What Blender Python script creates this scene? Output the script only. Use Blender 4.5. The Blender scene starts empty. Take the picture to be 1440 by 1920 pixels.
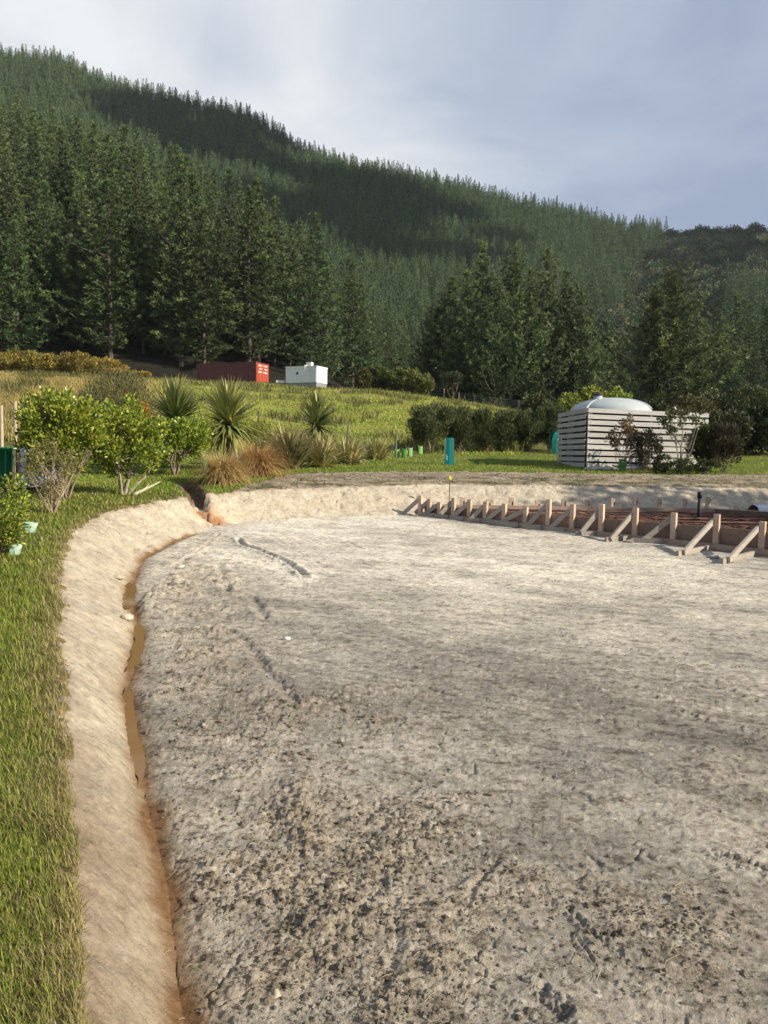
import bpy, math, random
import numpy as np
from mathutils import Vector, Matrix

random.seed(7)
rng = np.random.default_rng(11)
scene = bpy.context.scene
COL = scene.collection
R = math.radians

# ------------------------------------------------------------------ camera
EYE = np.array([0.0, 0.0, 1.55])
FPX = 1445.0                       # focal length in pixels of the 1440 wide photograph
PITCH = math.atan((960 - 850) / FPX)
ROLL = R(0.8)
F_ = np.array([0, math.cos(PITCH), -math.sin(PITCH)])
U0 = np.array([0, math.sin(PITCH), math.cos(PITCH)])
X0 = np.array([1.0, 0, 0])
R_ = math.cos(ROLL) * X0 + math.sin(ROLL) * U0
U_ = -math.sin(ROLL) * X0 + math.cos(ROLL) * U0
cam_d = bpy.data.cameras.new('camera')
cam = bpy.data.objects.new('camera', cam_d)
COL.objects.link(cam)
cam.matrix_world = Matrix(((R_[0], U_[0], -F_[0], EYE[0]), (R_[1], U_[1], -F_[1], EYE[1]),
                           (R_[2], U_[2], -F_[2], EYE[2]), (0, 0, 0, 1)))
cam_d.sensor_fit = 'VERTICAL'
cam_d.sensor_height = 36.0
cam_d.lens = FPX / 1920 * 36.0
cam_d.clip_start = 0.05
cam_d.clip_end = 6000
scene.camera = cam

# ------------------------------------------------------------------ light
SUN_AZ = math.atan2(0.90, -0.36)
SUN_EL = R(27)
SUN = np.array([math.sin(SUN_AZ) * math.cos(SUN_EL), math.cos(SUN_AZ) * math.cos(SUN_EL), math.sin(SUN_EL)])
sun_d = bpy.data.lights.new('sun', 'SUN')
sun_d.energy = 5.0
sun_d.angle = R(0.6)
sun_d.color = (1.0, 0.90, 0.74)
sun = bpy.data.objects.new('sun', sun_d)
COL.objects.link(sun)
sun.rotation_euler = Vector(SUN.tolist()).to_track_quat('Z', 'Y').to_euler()

world = bpy.data.worlds.new('World')
scene.world = world
world.use_nodes = True
nt = world.node_tree
nt.nodes.clear()
N = nt.nodes.new
L = nt.links.new
w_out = N('ShaderNodeOutputWorld')
sky = N('ShaderNodeTexSky')
sky.sky_type = 'NISHITA'
sky.sun_disc = False
sky.sun_elevation = SUN_EL
sky.sun_rotation = SUN_AZ
bg1 = N('ShaderNodeBackground'); bg1.inputs['Strength'].default_value = 0.10
L(sky.outputs[0], bg1.inputs['Color'])
tc = N('ShaderNodeTexCoord')
mp = N('ShaderNodeMapping'); mp.inputs['Scale'].default_value = (1.0, 1.0, 2.2)
L(tc.outputs['Generated'], mp.inputs['Vector'])
nz = N('ShaderNodeTexNoise'); nz.inputs['Scale'].default_value = 2.3; nz.inputs['Detail'].default_value = 7; nz.inputs['Roughness'].default_value = 0.52; nz.inputs['Distortion'].default_value = 0.6
L(mp.outputs[0], nz.inputs['Vector'])
# brightness of the cloud layer: thin and white high on the left, thicker and bluer to the right
def dotn(v):
    d = N('ShaderNodeVectorMath'); d.operation = 'DOT_PRODUCT'
    L(tc.outputs['Generated'], d.inputs[0]); d.inputs[1].default_value = v
    return d.outputs['Value']
def mth(op, a, b=None, clamp=False):
    m = N('ShaderNodeMath'); m.operation = op; m.use_clamp = clamp
    for i, s in enumerate((a, b)):
        if s is None: continue
        if isinstance(s, (int, float)): m.inputs[i].default_value = s
        else: L(s, m.inputs[i])
    return m.outputs[0]
thin = dotn((-0.49, 0.72, 0.50))
mr = N('ShaderNodeMapRange'); mr.inputs[1].default_value = 0.64; mr.inputs[2].default_value = 1.0
L(thin, mr.inputs[0])
fac = mth('ADD', mr.outputs[0], mth('MULTIPLY', mth('SUBTRACT', nz.outputs['Fac'], 0.5), 1.8), clamp=True)
rightglow = dotn((0.62, 0.62, 0.48))
mr2 = N('ShaderNodeMapRange'); mr2.inputs[1].default_value = 0.93; mr2.inputs[2].default_value = 1.0; mr2.inputs[4].default_value = 0.55
L(rightglow, mr2.inputs[0])
fac = mth('MAXIMUM', fac, mth('MULTIPLY', mr2.outputs[0], mth('ADD', nz.outputs['Fac'], 0.4)))
cr = N('ShaderNodeValToRGB')
cr.color_ramp.elements[0].position = 0.0; cr.color_ramp.elements[0].color = (0.295, 0.358, 0.500, 1)
cr.color_ramp.elements[1].position = 1.0; cr.color_ramp.elements[1].color = (0.85, 0.86, 0.87, 1)
e = cr.color_ramp.elements.new(0.45); e.color = (0.47, 0.53, 0.635, 1)
L(fac, cr.inputs[0])
bg2 = N('ShaderNodeBackground'); bg2.inputs['Strength'].default_value = 0.655
L(cr.outputs[0], bg2.inputs['Color'])
mx = N('ShaderNodeMixShader'); mx.inputs[0].default_value = 0.93
L(bg1.outputs[0], mx.inputs[1]); L(bg2.outputs[0], mx.inputs[2]); L(mx.outputs[0], w_out.inputs[0])

scene.view_settings.view_transform = 'Standard'
scene.view_settings.look = 'None'
scene.view_settings.exposure = 0.74
scene.view_settings.gamma = 1.0
scene.view_settings.use_curve_mapping = False
scene.cycles.max_bounces = 6
scene.cycles.diffuse_bounces = 3
scene.cycles.transparent_max_bounces = 6
scene.cycles.volume_bounces = 0

# ------------------------------------------------------------------ numpy noise
_perm = np.random.default_rng(3).permutation(4096).astype(np.int64)
_g = np.random.default_rng(4).uniform(0, 2 * np.pi, 4096)
_gx, _gy = np.cos(_g), np.sin(_g)
_r1 = np.random.default_rng(5).random(4096)
_r2 = np.random.default_rng(6).random(4096)
_r3 = np.random.default_rng(8).random(4096)
def _h(i, j):
    return _perm[(_perm[i & 4095] + j) & 4095]
def pnoise(x, y):
    xi = np.floor(x).astype(np.int64); yi = np.floor(y).astype(np.int64)
    xf = x - xi; yf = y - yi
    u = xf * xf * xf * (xf * (xf * 6 - 15) + 10); v = yf * yf * yf * (yf * (yf * 6 - 15) + 10)
    def g(a, b):
        h = _h(xi + a, yi + b)
        return _gx[h] * (xf - a) + _gy[h] * (yf - b)
    n0 = g(0, 0) * (1 - u) + g(1, 0) * u
    n1 = g(0, 1) * (1 - u) + g(1, 1) * u
    return (n0 * (1 - v) + n1 * v) * 1.5
def fbm(x, y, o=4, rough=0.5):
    s = 0; a = 1.0; t = 0
    for k in range(o):
        s = s + a * pnoise(x + 17.3 * k, y - 9.1 * k); t += a
        x = x * 2.03; y = y * 2.03; a *= rough
    return s / t
def worley(x, y):
    xi = np.floor(x).astype(np.int64); yi = np.floor(y).astype(np.int64)
    f1 = np.full(x.shape, 9.0); f2 = np.full(x.shape, 9.0); idr = np.zeros(x.shape)
    for a in (-1, 0, 1):
        for b in (-1, 0, 1):
            h = _h(xi + a, yi + b)
            dx = xi + a + 0.15 + 0.7 * _r1[h] - x; dy = yi + b + 0.15 + 0.7 * _r2[h] - y
            d = np.sqrt(dx * dx + dy * dy)
            closer = d < f1
            f2 = np.where(closer, f1, np.minimum(f2, d))
            idr = np.where(closer, _r3[h], idr)
            f1 = np.where(closer, d, f1)
    return f1, f2, idr
def clod(x, y):
    f1, f2, idr = worley(x, y)
    return np.sqrt(np.clip(1 - (f1 / 0.62) ** 2, 0, 1)) * (0.25 + 0.75 * idr * idr)
def sstep(a, b, x):
    t = np.clip((x - a) / (b - a), 0, 1)
    return t * t * (3 - 2 * t)

# ------------------------------------------------------------------ terrain
def ray(px, py):
    d = F_ + (px - 720) / FPX * R_ + (960 - py) / FPX * U_
    return d
def Lz(y):        # lawn level
    return np.interp(y, [4, 23, 36], [0.0, 0.96, 1.55])
def Pz(y):        # level of the bare building pad
    return np.interp(y, [1.5, 18.4], [-0.38, 0.05])
def on_plane(px, py, fn):
    d = ray(px, py)
    t = np.arange(1.0, 60, 0.005)
    s = EYE[2] + d[2] * t - fn(d[1] * t)
    k = int(np.argmax(s < 0))
    return np.array([d[0] * t[k], d[1] * t[k]])
def at_y(px, py, Y):
    d = ray(px, py)
    t = Y / d[1]
    return EYE + d * t

toe_px = [(345, 1900), (312, 1650), (268, 1450), (238, 1290), (262, 1180), (240, 1110), (268, 1045), (330, 1012), (405, 986), (480, 977), (600, 970), (750, 966)]
lip_px = [(148, 1900), (128, 1500), (112, 1200), (112, 1060), (135, 1000), (190, 962), (300, 938), (350, 931), (430, 924), (520, 918), (600, 914), (840, 908)]
toe_pts = [on_plane(a, b, Pz) for a, b in toe_px]
lip_pts = [on_plane(a, b, lambda y: Lz(y) - (0.02 if a < 400 else 0.1)) for a, b in lip_px]
d0 = toe_pts[0] - toe_pts[2]; d1 = lip_pts[0] - lip_pts[1]
DITCH = np.array([toe_pts[0] + d0 * 2.0] + toe_pts[:9])
LIPLINE = np.array([lip_pts[0] + d1 * 2.5] + lip_pts)
TOE = np.array([toe_pts[0] + d0 * 3] + toe_pts + [(3.5, 19.5), (9, 19.8), (16, 20.0), (16, -6), (1.5, -6)])
LIP = np.array([lip_pts[0] + d1 * 4] + lip_pts + [(3.6, 20.7), (9, 20.9), (17.2, 21.1), (17.2, -7), (1.0, -7)])
edge_px = [(415, 921), (470, 906), (540, 890), (600, 886), (720, 885), (840, 885), (1100, 888), (1300, 890), (1445, 891)]
EDGE = np.array([on_plane(a, b, Lz) for a, b in edge_px])
def poly_sd(P, x, y):
    d2 = np.full(x.shape, 1e9); ins = np.zeros(x.shape, bool)
    n = len(P)
    for i in range(n):
        ax, ay = P[i]; bx, by = P[(i + 1) % n]
        ex, ey = bx - ax, by - ay
        t = np.clip(((x - ax) * ex + (y - ay) * ey) / (ex * ex + ey * ey + 1e-12), 0, 1)
        d2 = np.minimum(d2, (x - ax - t * ex) ** 2 + (y - ay - t * ey) ** 2)
        c = (ay > y) != (by > y)
        with np.errstate(divide='ignore', invalid='ignore'):
            xc = ax + (y - ay) * ex / (ey if abs(ey) > 1e-12 else 1e-12)
        ins ^= c & (x < xc)
    d = np.sqrt(d2)
    return np.where(ins, -d, d)
def line_d(P, x, y):
    d2 = np.full(x.shape, 1e9)
    for i in range(len(P) - 1):
        ax, ay = P[i]; bx, by = P[i + 1]
        ex, ey = bx - ax, by - ay
        t = np.clip(((x - ax) * ex + (y - ay) * ey) / (ex * ex + ey * ey + 1e-12), 0, 1)
        d2 = np.minimum(d2, (x - ax - t * ex) ** 2 + (y - ay - t * ey) ** 2)
    return np.sqrt(d2)
g_a = on_plane(352, 905, Lz); g_b = on_plane(378, 930, Lz); g_c = on_plane(407, 984, Pz)
GULLY = np.array([g_a, g_b, g_c])

def crest_table(lst, Y):
    us, zs = [], []
    for px, py in lst:
        p = at_y(px, py, Y); us.append(p[0] / p[1]); zs.append(p[2])
    return np.array(us), np.array(zs)
CR_U, CR_Z = crest_table([(-60, 694), (0, 694), (270, 707), (390, 717), (600, 726), (700, 731), (770, 739), (860, 752), (960, 768), (1060, 776), (1440, 786), (1600, 790)], 82)
SP_U, SP_Z = crest_table([(-120, 175), (0, 200), (120, 225), (214, 262), (330, 318), (445, 385), (520, 440), (590, 505), (650, 570), (700, 625), (740, 690)], 225)
SP_Z = np.maximum(SP_Z - 21, 5)
RD_U, RD_Z = crest_table([(-150, 70), (0, 88), (120, 106), (200, 142), (330, 172), (480, 212), (560, 262), (620, 275), (700, 300), (830, 332), (1000, 372), (1100, 398), (1170, 415), (1250, 417), (1330, 410), (1440, 410), (1700, 400)], 460)
RD_Z = RD_Z - 13
def H(x, y):
    x = np.asarray(x, float); y = np.asarray(y, float)
    u = np.clip(x / np.maximum(y, 1.0), -0.75, 0.8)
    lawn = Lz(y)
    cz = np.interp(u, CR_U, CR_Z)
    st = 38 - 7 * sstep(-0.05, -0.3, u)
    t = np.clip((y - st) / (82 - st), 0, 1)
    z = lawn + (cz - 1.55) * (0.65 * t + 0.35 * np.sin(t * np.pi / 2)) * (y > 30)
    # valley behind the paddock on the right
    z = z - 4.0 * sstep(84, 120, y) * sstep(-0.02, 0.12, u)
    sp = np.interp(u, SP_U, SP_Z, right=5.0)
    spur = z + np.maximum(sp - z, 0) * np.clip((y - 92) / (228 - 92), 0, 1) ** 0.95
    spur = np.where(y > 228, z + np.maximum(sp - z, 0) * (1 - 0.6 * sstep(228, 300, y)), spur)
    rd = np.interp(u, RD_U, RD_Z)
    y0 = 195 - 60 * sstep(0.33, 0.48, u)
    rt = np.clip((y - y0) / (460 - y0), 0, 1)
    hill = z + (rd - z) * rt ** 1.12
    hill = hill - 7 * np.exp(-((u - 0.335) / 0.06) ** 2) * np.sin(np.clip(rt, 0, 1) * np.pi)
    hill = hill + 5 * fbm(x / 70, y / 70, 3) * rt
    hill = hill - (y > 460) * (y - 460) * 0.22
    z = np.maximum(np.maximum(spur, hill), z - 5)
    z = np.where(y > 520, np.maximum(z, 20 + 0 * z), z)
    # gentle unevenness
    z = z + 0.03 * fbm(x * 0.35, y * 0.35, 3) + 0.3 * fbm(x / 9, y / 9, 3) * sstep(36, 60, y)
    return z
def Hnear(x, y):
    """lawn with the excavation cut into it; returns height, distances"""
    x = np.asarray(x, float); y = np.asarray(y, float)
    base = H(x, y)
    wob = 0.07 * fbm(x * 2.2, y * 2.2, 3) * np.clip(y / 5, 0.3, 1)
    dt = poly_sd(TOE, x, y) + wob * 0.5
    dl = poly_sd(LIP, x, y) + wob
    pad = Pz(y)
    t = np.clip(dt / np.maximum(dt - dl, 1e-6), 0, 1)
    prof = 0.75 * t + 0.25 * (t * t * (3 - 2 * t))
    shelf = (y > 14) & (dl > 0)
    lipz = base - np.where(y > 17, 0.10, 0.02) * np.exp(-np.maximum(dl, 0) / 1.2)
    z = np.where(dt <= 0, pad, np.where(dl >= 0, lipz, pad + (lipz - pad) * prof))
    dd = line_d(DITCH, x, y)
    z = z - 0.032 * np.exp(-(dd / 0.12) ** 2) * (y < 15)
    gd = line_d(GULLY, x, y) + 0.13 * fbm(x * 4 + 2, y * 4, 3) + 0.05 * fbm(x * 14, y * 14, 2)
    gz = np.interp(y, [GULLY[2][1], GULLY[1][1], GULLY[0][1]], [0.0, 0.22, 0.52])
    k = np.exp(-(gd / 0.19) ** 4) * (y > GULLY[2][1] - 0.3)
    z = np.where(gz < z, z + (gz - z) * k, z)
    return z, dt, dl, dd, gd
def ground(x, y):
    x = np.atleast_1d(np.asarray(x, float)); y = np.atleast_1d(np.asarray(y, float))
    z = H(x, y)
    m = (y < 40)
    if m.any():
        z = z.copy(); z[m] = Hnear(x[m], y[m])[0]
    return z
def gz1(x, y):
    return float(ground(x, y)[0])
def at(px, py, tmax=620):
    """first point of the ground seen through that place of the photograph"""
    d = ray(px, py)
    t = np.concatenate([np.arange(1.2, 30, 0.01), np.arange(30, tmax, 0.1)])
    s = EYE[2] + d[2] * t - ground(d[0] * t, d[1] * t)
    k = int(np.argmax(s < 0))
    if s[k] >= 0: k = len(t) - 1
    return np.array([d[0] * t[k], d[1] * t[k], ground(d[0] * t[k], d[1] * t[k])[0]])
def px_at(px, Y):
    """ground point at distance Y in the column px"""
    d = ray(px, 850); x = d[0] / d[1] * Y
    return np.array([x, Y, gz1(x, Y)])

# ------------------------------------------------------------------ mesh and material helpers
class MB:
    def __init__(s): s.V = []; s.F = {}; s.C = []; s.n = 0
    def add(s, V, F, c=(1, 1, 1)):
        V = np.asarray(V, float).reshape(-1, 3)
        F = np.asarray(F, np.int64)
        s.F.setdefault(F.shape[1], []).append(F + s.n)
        c = np.asarray(c, float)
        if c.ndim == 1: c = np.tile(c, (len(V), 1))
        s.V.append(V); s.C.append(c); s.n += len(V)
    def bar(s, p0, p1, w, h, up=(0, 0, 1), c=(1, 1, 1)):
        p0 = np.array(p0, float); p1 = np.array(p1, float)
        a = p1 - p0; a /= np.linalg.norm(a)
        sd = np.cross(a, up); nrm = np.linalg.norm(sd)
        if nrm < 1e-5: sd = np.array([1.0, 0, 0])
        else: sd /= nrm
        u = np.cross(sd, a)
        V = []
        for p in (p0, p1):
            for i, j in ((-1, -1), (1, -1), (1, 1), (-1, 1)):
                V.append(p + sd * w / 2 * i + u * h / 2 * j)
        s.add(V, [(0, 1, 2, 3), (7, 6, 5, 4), (0, 4, 5, 1), (1, 5, 6, 2), (2, 6, 7, 3), (3, 7, 4, 0)], c)
    def box(s, lo, hi, c=(1, 1, 1)):
        lo = np.array(lo, float); hi = np.array(hi, float)
        m = (lo + hi) / 2
        s.bar((m[0], lo[1], m[2]), (m[0], hi[1], m[2]), hi[0] - lo[0], hi[2] - lo[2], c=c)
    def tube(s, P, rad, sides=6, c=(1, 1, 1), cap=True):
        P = np.asarray(P, float); n = len(P)
        rad = np.broadcast_to(np.asarray(rad, float), (n,))
        T = np.gradient(P, axis=0); T /= np.linalg.norm(T, axis=1)[:, None] + 1e-12
        ref = np.array([0.31, 0.95, 0.05]) if abs(T[0][2]) > 0.5 else np.array([0, 0, 1.0])
        A = np.cross(T, ref); A /= np.linalg.norm(A, axis=1)[:, None] + 1e-12
        B = np.cross(T, A)
        an = np.linspace(0, 2 * np.pi, sides, endpoint=False)
        V = P[:, None] + rad[:, None, None] * (A[:, None] * np.cos(an)[None, :, None] + B[:, None] * np.sin(an)[None, :, None])
        i = np.arange(n - 1)[:, None] * sides; j = np.arange(sides)[None]
        F = np.stack([i + j, i + (j + 1) % sides, i + sides + (j + 1) % sides, i + sides + j], -1).reshape(-1, 4)
        s.add(V.reshape(-1, 3), F, c)
        if cap:
            b = s.n - n * sides
            for off in (0, (n - 1) * sides):
                s.F.setdefault(sides, []).append(np.array([[b + off + q for q in range(sides)]]))
    def lathe(s, prof, seg=32, center=(0, 0, 0), c=(1, 1, 1)):
        prof = np.asarray(prof, float)
        an = np.linspace(0, 2 * np.pi, seg, endpoint=False)
        V = np.stack([prof[:, 0, None] * np.cos(an), prof[:, 0, None] * np.sin(an), np.repeat(prof[:, 1, None], seg, 1)], -1) + np.array(center)
        n = len(prof)
        i = np.arange(n - 1)[:, None] * seg; j = np.arange(seg)[None]
        F = np.stack([i + j, i + (j + 1) % seg, i + seg + (j + 1) % seg, i + seg + j], -1).reshape(-1, 4)
        s.add(V.reshape(-1, 3), F, c)
    def quads(s, base, d, length, width, side=None, c=(1, 1, 1), mid=0.55):
        """pointed leaves: base, two shoulders, tip"""
        base = np.asarray(base, float); n = len(base)
        d = d / (np.linalg.norm(d, axis=1)[:, None] + 1e-9)
        if side is None: side = rng.normal(size=(n, 3))
        sd = np.cross(d, side); sd /= np.linalg.norm(sd, axis=1)[:, None] + 1e-9
        length = np.broadcast_to(np.asarray(length, float), (n,))[:, None]; width = np.broadcast_to(np.asarray(width, float), (n,))[:, None]
        nn = np.cross(sd, d)
        m = base + d * length * mid + nn * length * 0.06
        V = np.stack([base, m + sd * width / 2, base + d * length, m - sd * width / 2], 1).reshape(-1, 3)
        F = np.arange(4 * n).reshape(n, 4)
        c = np.asarray(c, float)
        if c.ndim == 2: c = np.repeat(c, 4, 0)
        s.add(V, F, c)
    def blades(s, base, hd, length, width, lean, c, seg=3, droop=0.0, tipc=None):
        """grass or sword leaves: strips that bow over; hd heading, lean start angle from vertical"""
        base = np.asarray(base, float); n = len(base)
        hd = np.broadcast_to(np.asarray(hd, float), (n,)); length = np.broadcast_to(np.asarray(length, float), (n,)); lean = np.broadcast_to(np.asarray(lean, float), (n,))
        width = np.broadcast_to(np.asarray(width, float), (n,)); droop = np.broadcast_to(np.asarray(droop, float), (n,))
        out = np.stack([np.cos(hd), np.sin(hd), np.zeros(n)], 1)
        sd = np.stack([-np.sin(hd), np.cos(hd), np.zeros(n)], 1)
        p = base.copy(); rows = []
        for k in range(seg + 1):
            f = k / seg
            wd = width * (1 - f ** 1.6) if k < seg else width * 0.0
            if k == 0: wd = width * 0.8
            if k < seg: rows.append(p - sd * wd[:, None] / 2); rows.append(p + sd * wd[:, None] / 2)
            else: rows.append(p)
            a = lean + droop * f
            p = p + (out * np.sin(a)[:, None] + np.array([0, 0, 1.0]) * np.cos(a)[:, None]) * (length / seg)[:, None]
        V = np.stack(rows, 1); m = V.shape[1]
        b = (np.arange(n) * m)[:, None]
        c = np.asarray(c, float)
        if c.ndim == 1: c = np.tile(c, (n, 1))
        cc = np.repeat(c[:, None], m, 1)
        if tipc is not None:
            fr = np.array([k // 2 for k in range(m)]) / seg
            cc = cc * (1 - fr[None, :, None] ** 2) + np.asarray(tipc)[None, None] * fr[None, :, None] ** 2
        st = s.n
        s.V.append(V.reshape(-1, 3)); s.C.append(cc.reshape(-1, 3)); s.n += n * m
        for k in range(seg - 1):
            q = 2 * k
            s.F.setdefault(4, []).append(np.concatenate([b + q, b + q + 1, b + q + 3, b + q + 2], 1) + st)
        q = 2 * (seg - 1)
        s.F.setdefault(3, []).append(np.concatenate([b + q, b + q + 1, b + q + 2], 1) + st)
    def build(s, name, mat, parent=None, smooth=False, loc=None):
        V = np.concatenate(s.V); C = np.concatenate(s.C)
        return mesh_obj(name, V, {k: np.concatenate(f) for k, f in s.F.items()}, C, mat, parent, smooth, loc)
def mesh_obj(name, V, F, C, mat, parent=None, smooth=False, loc=None):
    me = bpy.data.meshes.new(name)
    me.vertices.add(len(V)); me.vertices.foreach_set('co', np.ascontiguousarray(V, np.float32).ravel())
    loops = np.concatenate([f.ravel() for f in F.values()])
    tot = np.concatenate([np.full(len(f), k) for k, f in F.items()])
    st = np.concatenate([[0], np.cumsum(tot)[:-1]])
    me.loops.add(len(loops)); me.loops.foreach_set('vertex_index', loops.astype(np.int32))
    me.polygons.add(len(tot)); me.polygons.foreach_set('loop_start', st.astype(np.int32))
    try: me.polygons.foreach_set('loop_total', tot.astype(np.int32))
    except Exception: pass
    me.polygons.foreach_set('use_smooth', np.full(len(tot), bool(smooth)))
    if C is not None:
        at_ = me.attributes.new('Col', 'FLOAT_COLOR', 'POINT')
        at_.data.foreach_set('color', np.concatenate([C, np.ones((len(C), 1))], 1).astype(np.float32).ravel())
    me.update(calc_edges=True)
    me.materials.append(mat)
    o = bpy.data.objects.new(name, me)
    COL.objects.link(o)
    if parent: o.parent = parent
    if loc is not None: o.location = [float(v) for v in loc]
    return o
def thing(name, label, cat, loc=(0, 0, 0), rz=0.0, group=None, scale=1.0):
    o = bpy.data.objects.new(name, None); COL.objects.link(o)
    o.empty_display_size = 0.1
    o.location = [float(v) for v in loc]; o.rotation_euler = (0, 0, rz)
    o.scale = (scale,) * 3 if np.isscalar(scale) else scale
    return tag(o, label, cat, group)
def tag(o, label, cat, group=None):
    o['label'] = label; o['category'] = cat
    if group: o['group'] = group
    return o
def kind(o, k, label=None, cat=None):
    o['kind'] = k
    if label: o['label'] = label
    if cat: o['category'] = cat
    return o
def dup(root, loc, rz=0.0, scale=1.0, label=None, group=None):
    r = root.copy(); COL.objects.link(r)
    r.location = [float(v) for v in loc]; r.rotation_euler = (0, 0, rz)
    r.scale = (scale,) * 3 if np.isscalar(scale) else scale
    if label: r['label'] = label
    if group: r['group'] = group
    for ch in list(root.children):
        c = ch.copy(); COL.objects.link(c); c.parent = r
        for gch in ch.children:
            d = gch.copy(); COL.objects.link(d); d.parent = c
    return r
def jit(n, c, amt=0.25, hue=0.08):
    """n colours varied around c"""
    c = np.asarray(c, float)
    v = 1 + rng.normal(size=(n, 1)) * amt * 0.5
    return np.clip(c[None] * np.clip(v, 0.45, 1.7) * (1 + rng.normal(size=(n, 3)) * hue * 0.5), 0.004, 0.9)
def pick(n, cols, p=None):
    cols = np.asarray(cols, float)
    return cols[rng.choice(len(cols), n, p=p)]

def new_mat(name):
    m = bpy.data.materials.new(name); m.use_nodes = True
    t = m.node_tree; t.nodes.clear()
    return m, t, t.nodes.new, t.links.new
def foliage_mat(name, trans=0.3, rough=0.55, spec=0.25, objvar=0.3):
    m, t, n, l = new_mat(name)
    a = n('ShaderNodeAttribute'); a.attribute_name = 'Col'
    oi = n('ShaderNodeObjectInfo')
    mr = n('ShaderNodeMapRange'); mr.inputs[3].default_value = 1 - objvar; mr.inputs[4].default_value = 1 + objvar
    l(oi.outputs['Random'], mr.inputs[0])
    mul = n('ShaderNodeVectorMath'); mul.operation = 'SCALE'
    l(a.outputs['Color'], mul.inputs[0]); l(mr.outputs[0], mul.inputs['Scale'])
    hs = n('ShaderNodeHueSaturation')
    wn = n('ShaderNodeMath'); wn.operation = 'FRACT'
    w2 = n('ShaderNodeMath'); w2.operation = 'MULTIPLY'; w2.inputs[1].default_value = 7.31
    l(oi.outputs['Random'], w2.inputs[0]); l(w2.outputs[0], wn.inputs[0])
    mh = n('ShaderNodeMapRange'); mh.inputs[3].default_value = 0.5 - 0.03 * objvar / 0.3; mh.inputs[4].default_value = 0.5 + 0.03 * objvar / 0.3
    l(wn.outputs[0], mh.inputs[0]); l(mh.outputs[0], hs.inputs['Hue']); l(mul.outputs[0], hs.inputs['Color'])
    p = n('ShaderNodeBsdfPrincipled'); p.inputs['Roughness'].default_value = rough; p.inputs['Specular IOR Level'].default_value = spec
    l(hs.outputs[0], p.inputs['Base Color'])
    tr = n('ShaderNodeBsdfTranslucent'); l(hs.outputs[0], tr.inputs['Color'])
    mx = n('ShaderNodeMixShader'); mx.inputs[0].default_value = trans
    l(p.outputs[0], mx.inputs[1]); l(tr.outputs[0], mx.inputs[2])
    o = n('ShaderNodeOutputMaterial'); l(mx.outputs[0], o.inputs[0])
    return m
def plain_mat(name, col=None, rough=0.6, metal=0.0, noise=0.15, nscale=8.0, bump=0.0, stretch=(1, 1, 1), spec=0.5):
    """attribute colour (or col) broken up by noise"""
    m, t, n, l = new_mat(name)
    p = n('ShaderNodeBsdfPrincipled'); p.inputs['Roughness'].default_value = rough; p.inputs['Metallic'].default_value = metal
    p.inputs['Specular IOR Level'].default_value = spec
    if col is None:
        a = n('ShaderNodeAttribute'); a.attribute_name = 'Col'; src = a.outputs['Color']
    else:
        a = n('ShaderNodeRGB'); a.outputs[0].default_value = (*col, 1); src = a.outputs[0]
    tcn = n('ShaderNodeTexCoord'); mpn = n('ShaderNodeMapping'); mpn.inputs['Scale'].default_value = stretch
    l(tcn.outputs['Object'], mpn.inputs['Vector'])
    nzn = n('ShaderNodeTexNoise'); nzn.inputs['Scale'].default_value = nscale; nzn.inputs['Detail'].default_value = 5; nzn.inputs['Roughness'].default_value = 0.65
    l(mpn.outputs[0], nzn.inputs['Vector'])
    mr = n('ShaderNodeMapRange'); mr.inputs[1].default_value = 0.25; mr.inputs[2].default_value = 0.75
    mr.inputs[3].default_value = 1 - noise; mr.inputs[4].default_value = 1 + noise
    l(nzn.outputs['Fac'], mr.inputs[0])
    mul = n('ShaderNodeVectorMath'); mul.operation = 'SCALE'
    l(src, mul.inputs[0]); l(mr.outputs[0], mul.inputs['Scale']); l(mul.outputs[0], p.inputs['Base Color'])
    if bump:
        b = n('ShaderNodeBump'); b.inputs['Strength'].default_value = 1.0; b.inputs['Distance'].default_value = bump
        l(nzn.outputs['Fac'], b.inputs['Height']); l(b.outputs[0], p.inputs['Normal'])
    o = n('ShaderNodeOutputMaterial'); l(p.outputs[0], o.inputs[0])
    return m
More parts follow.
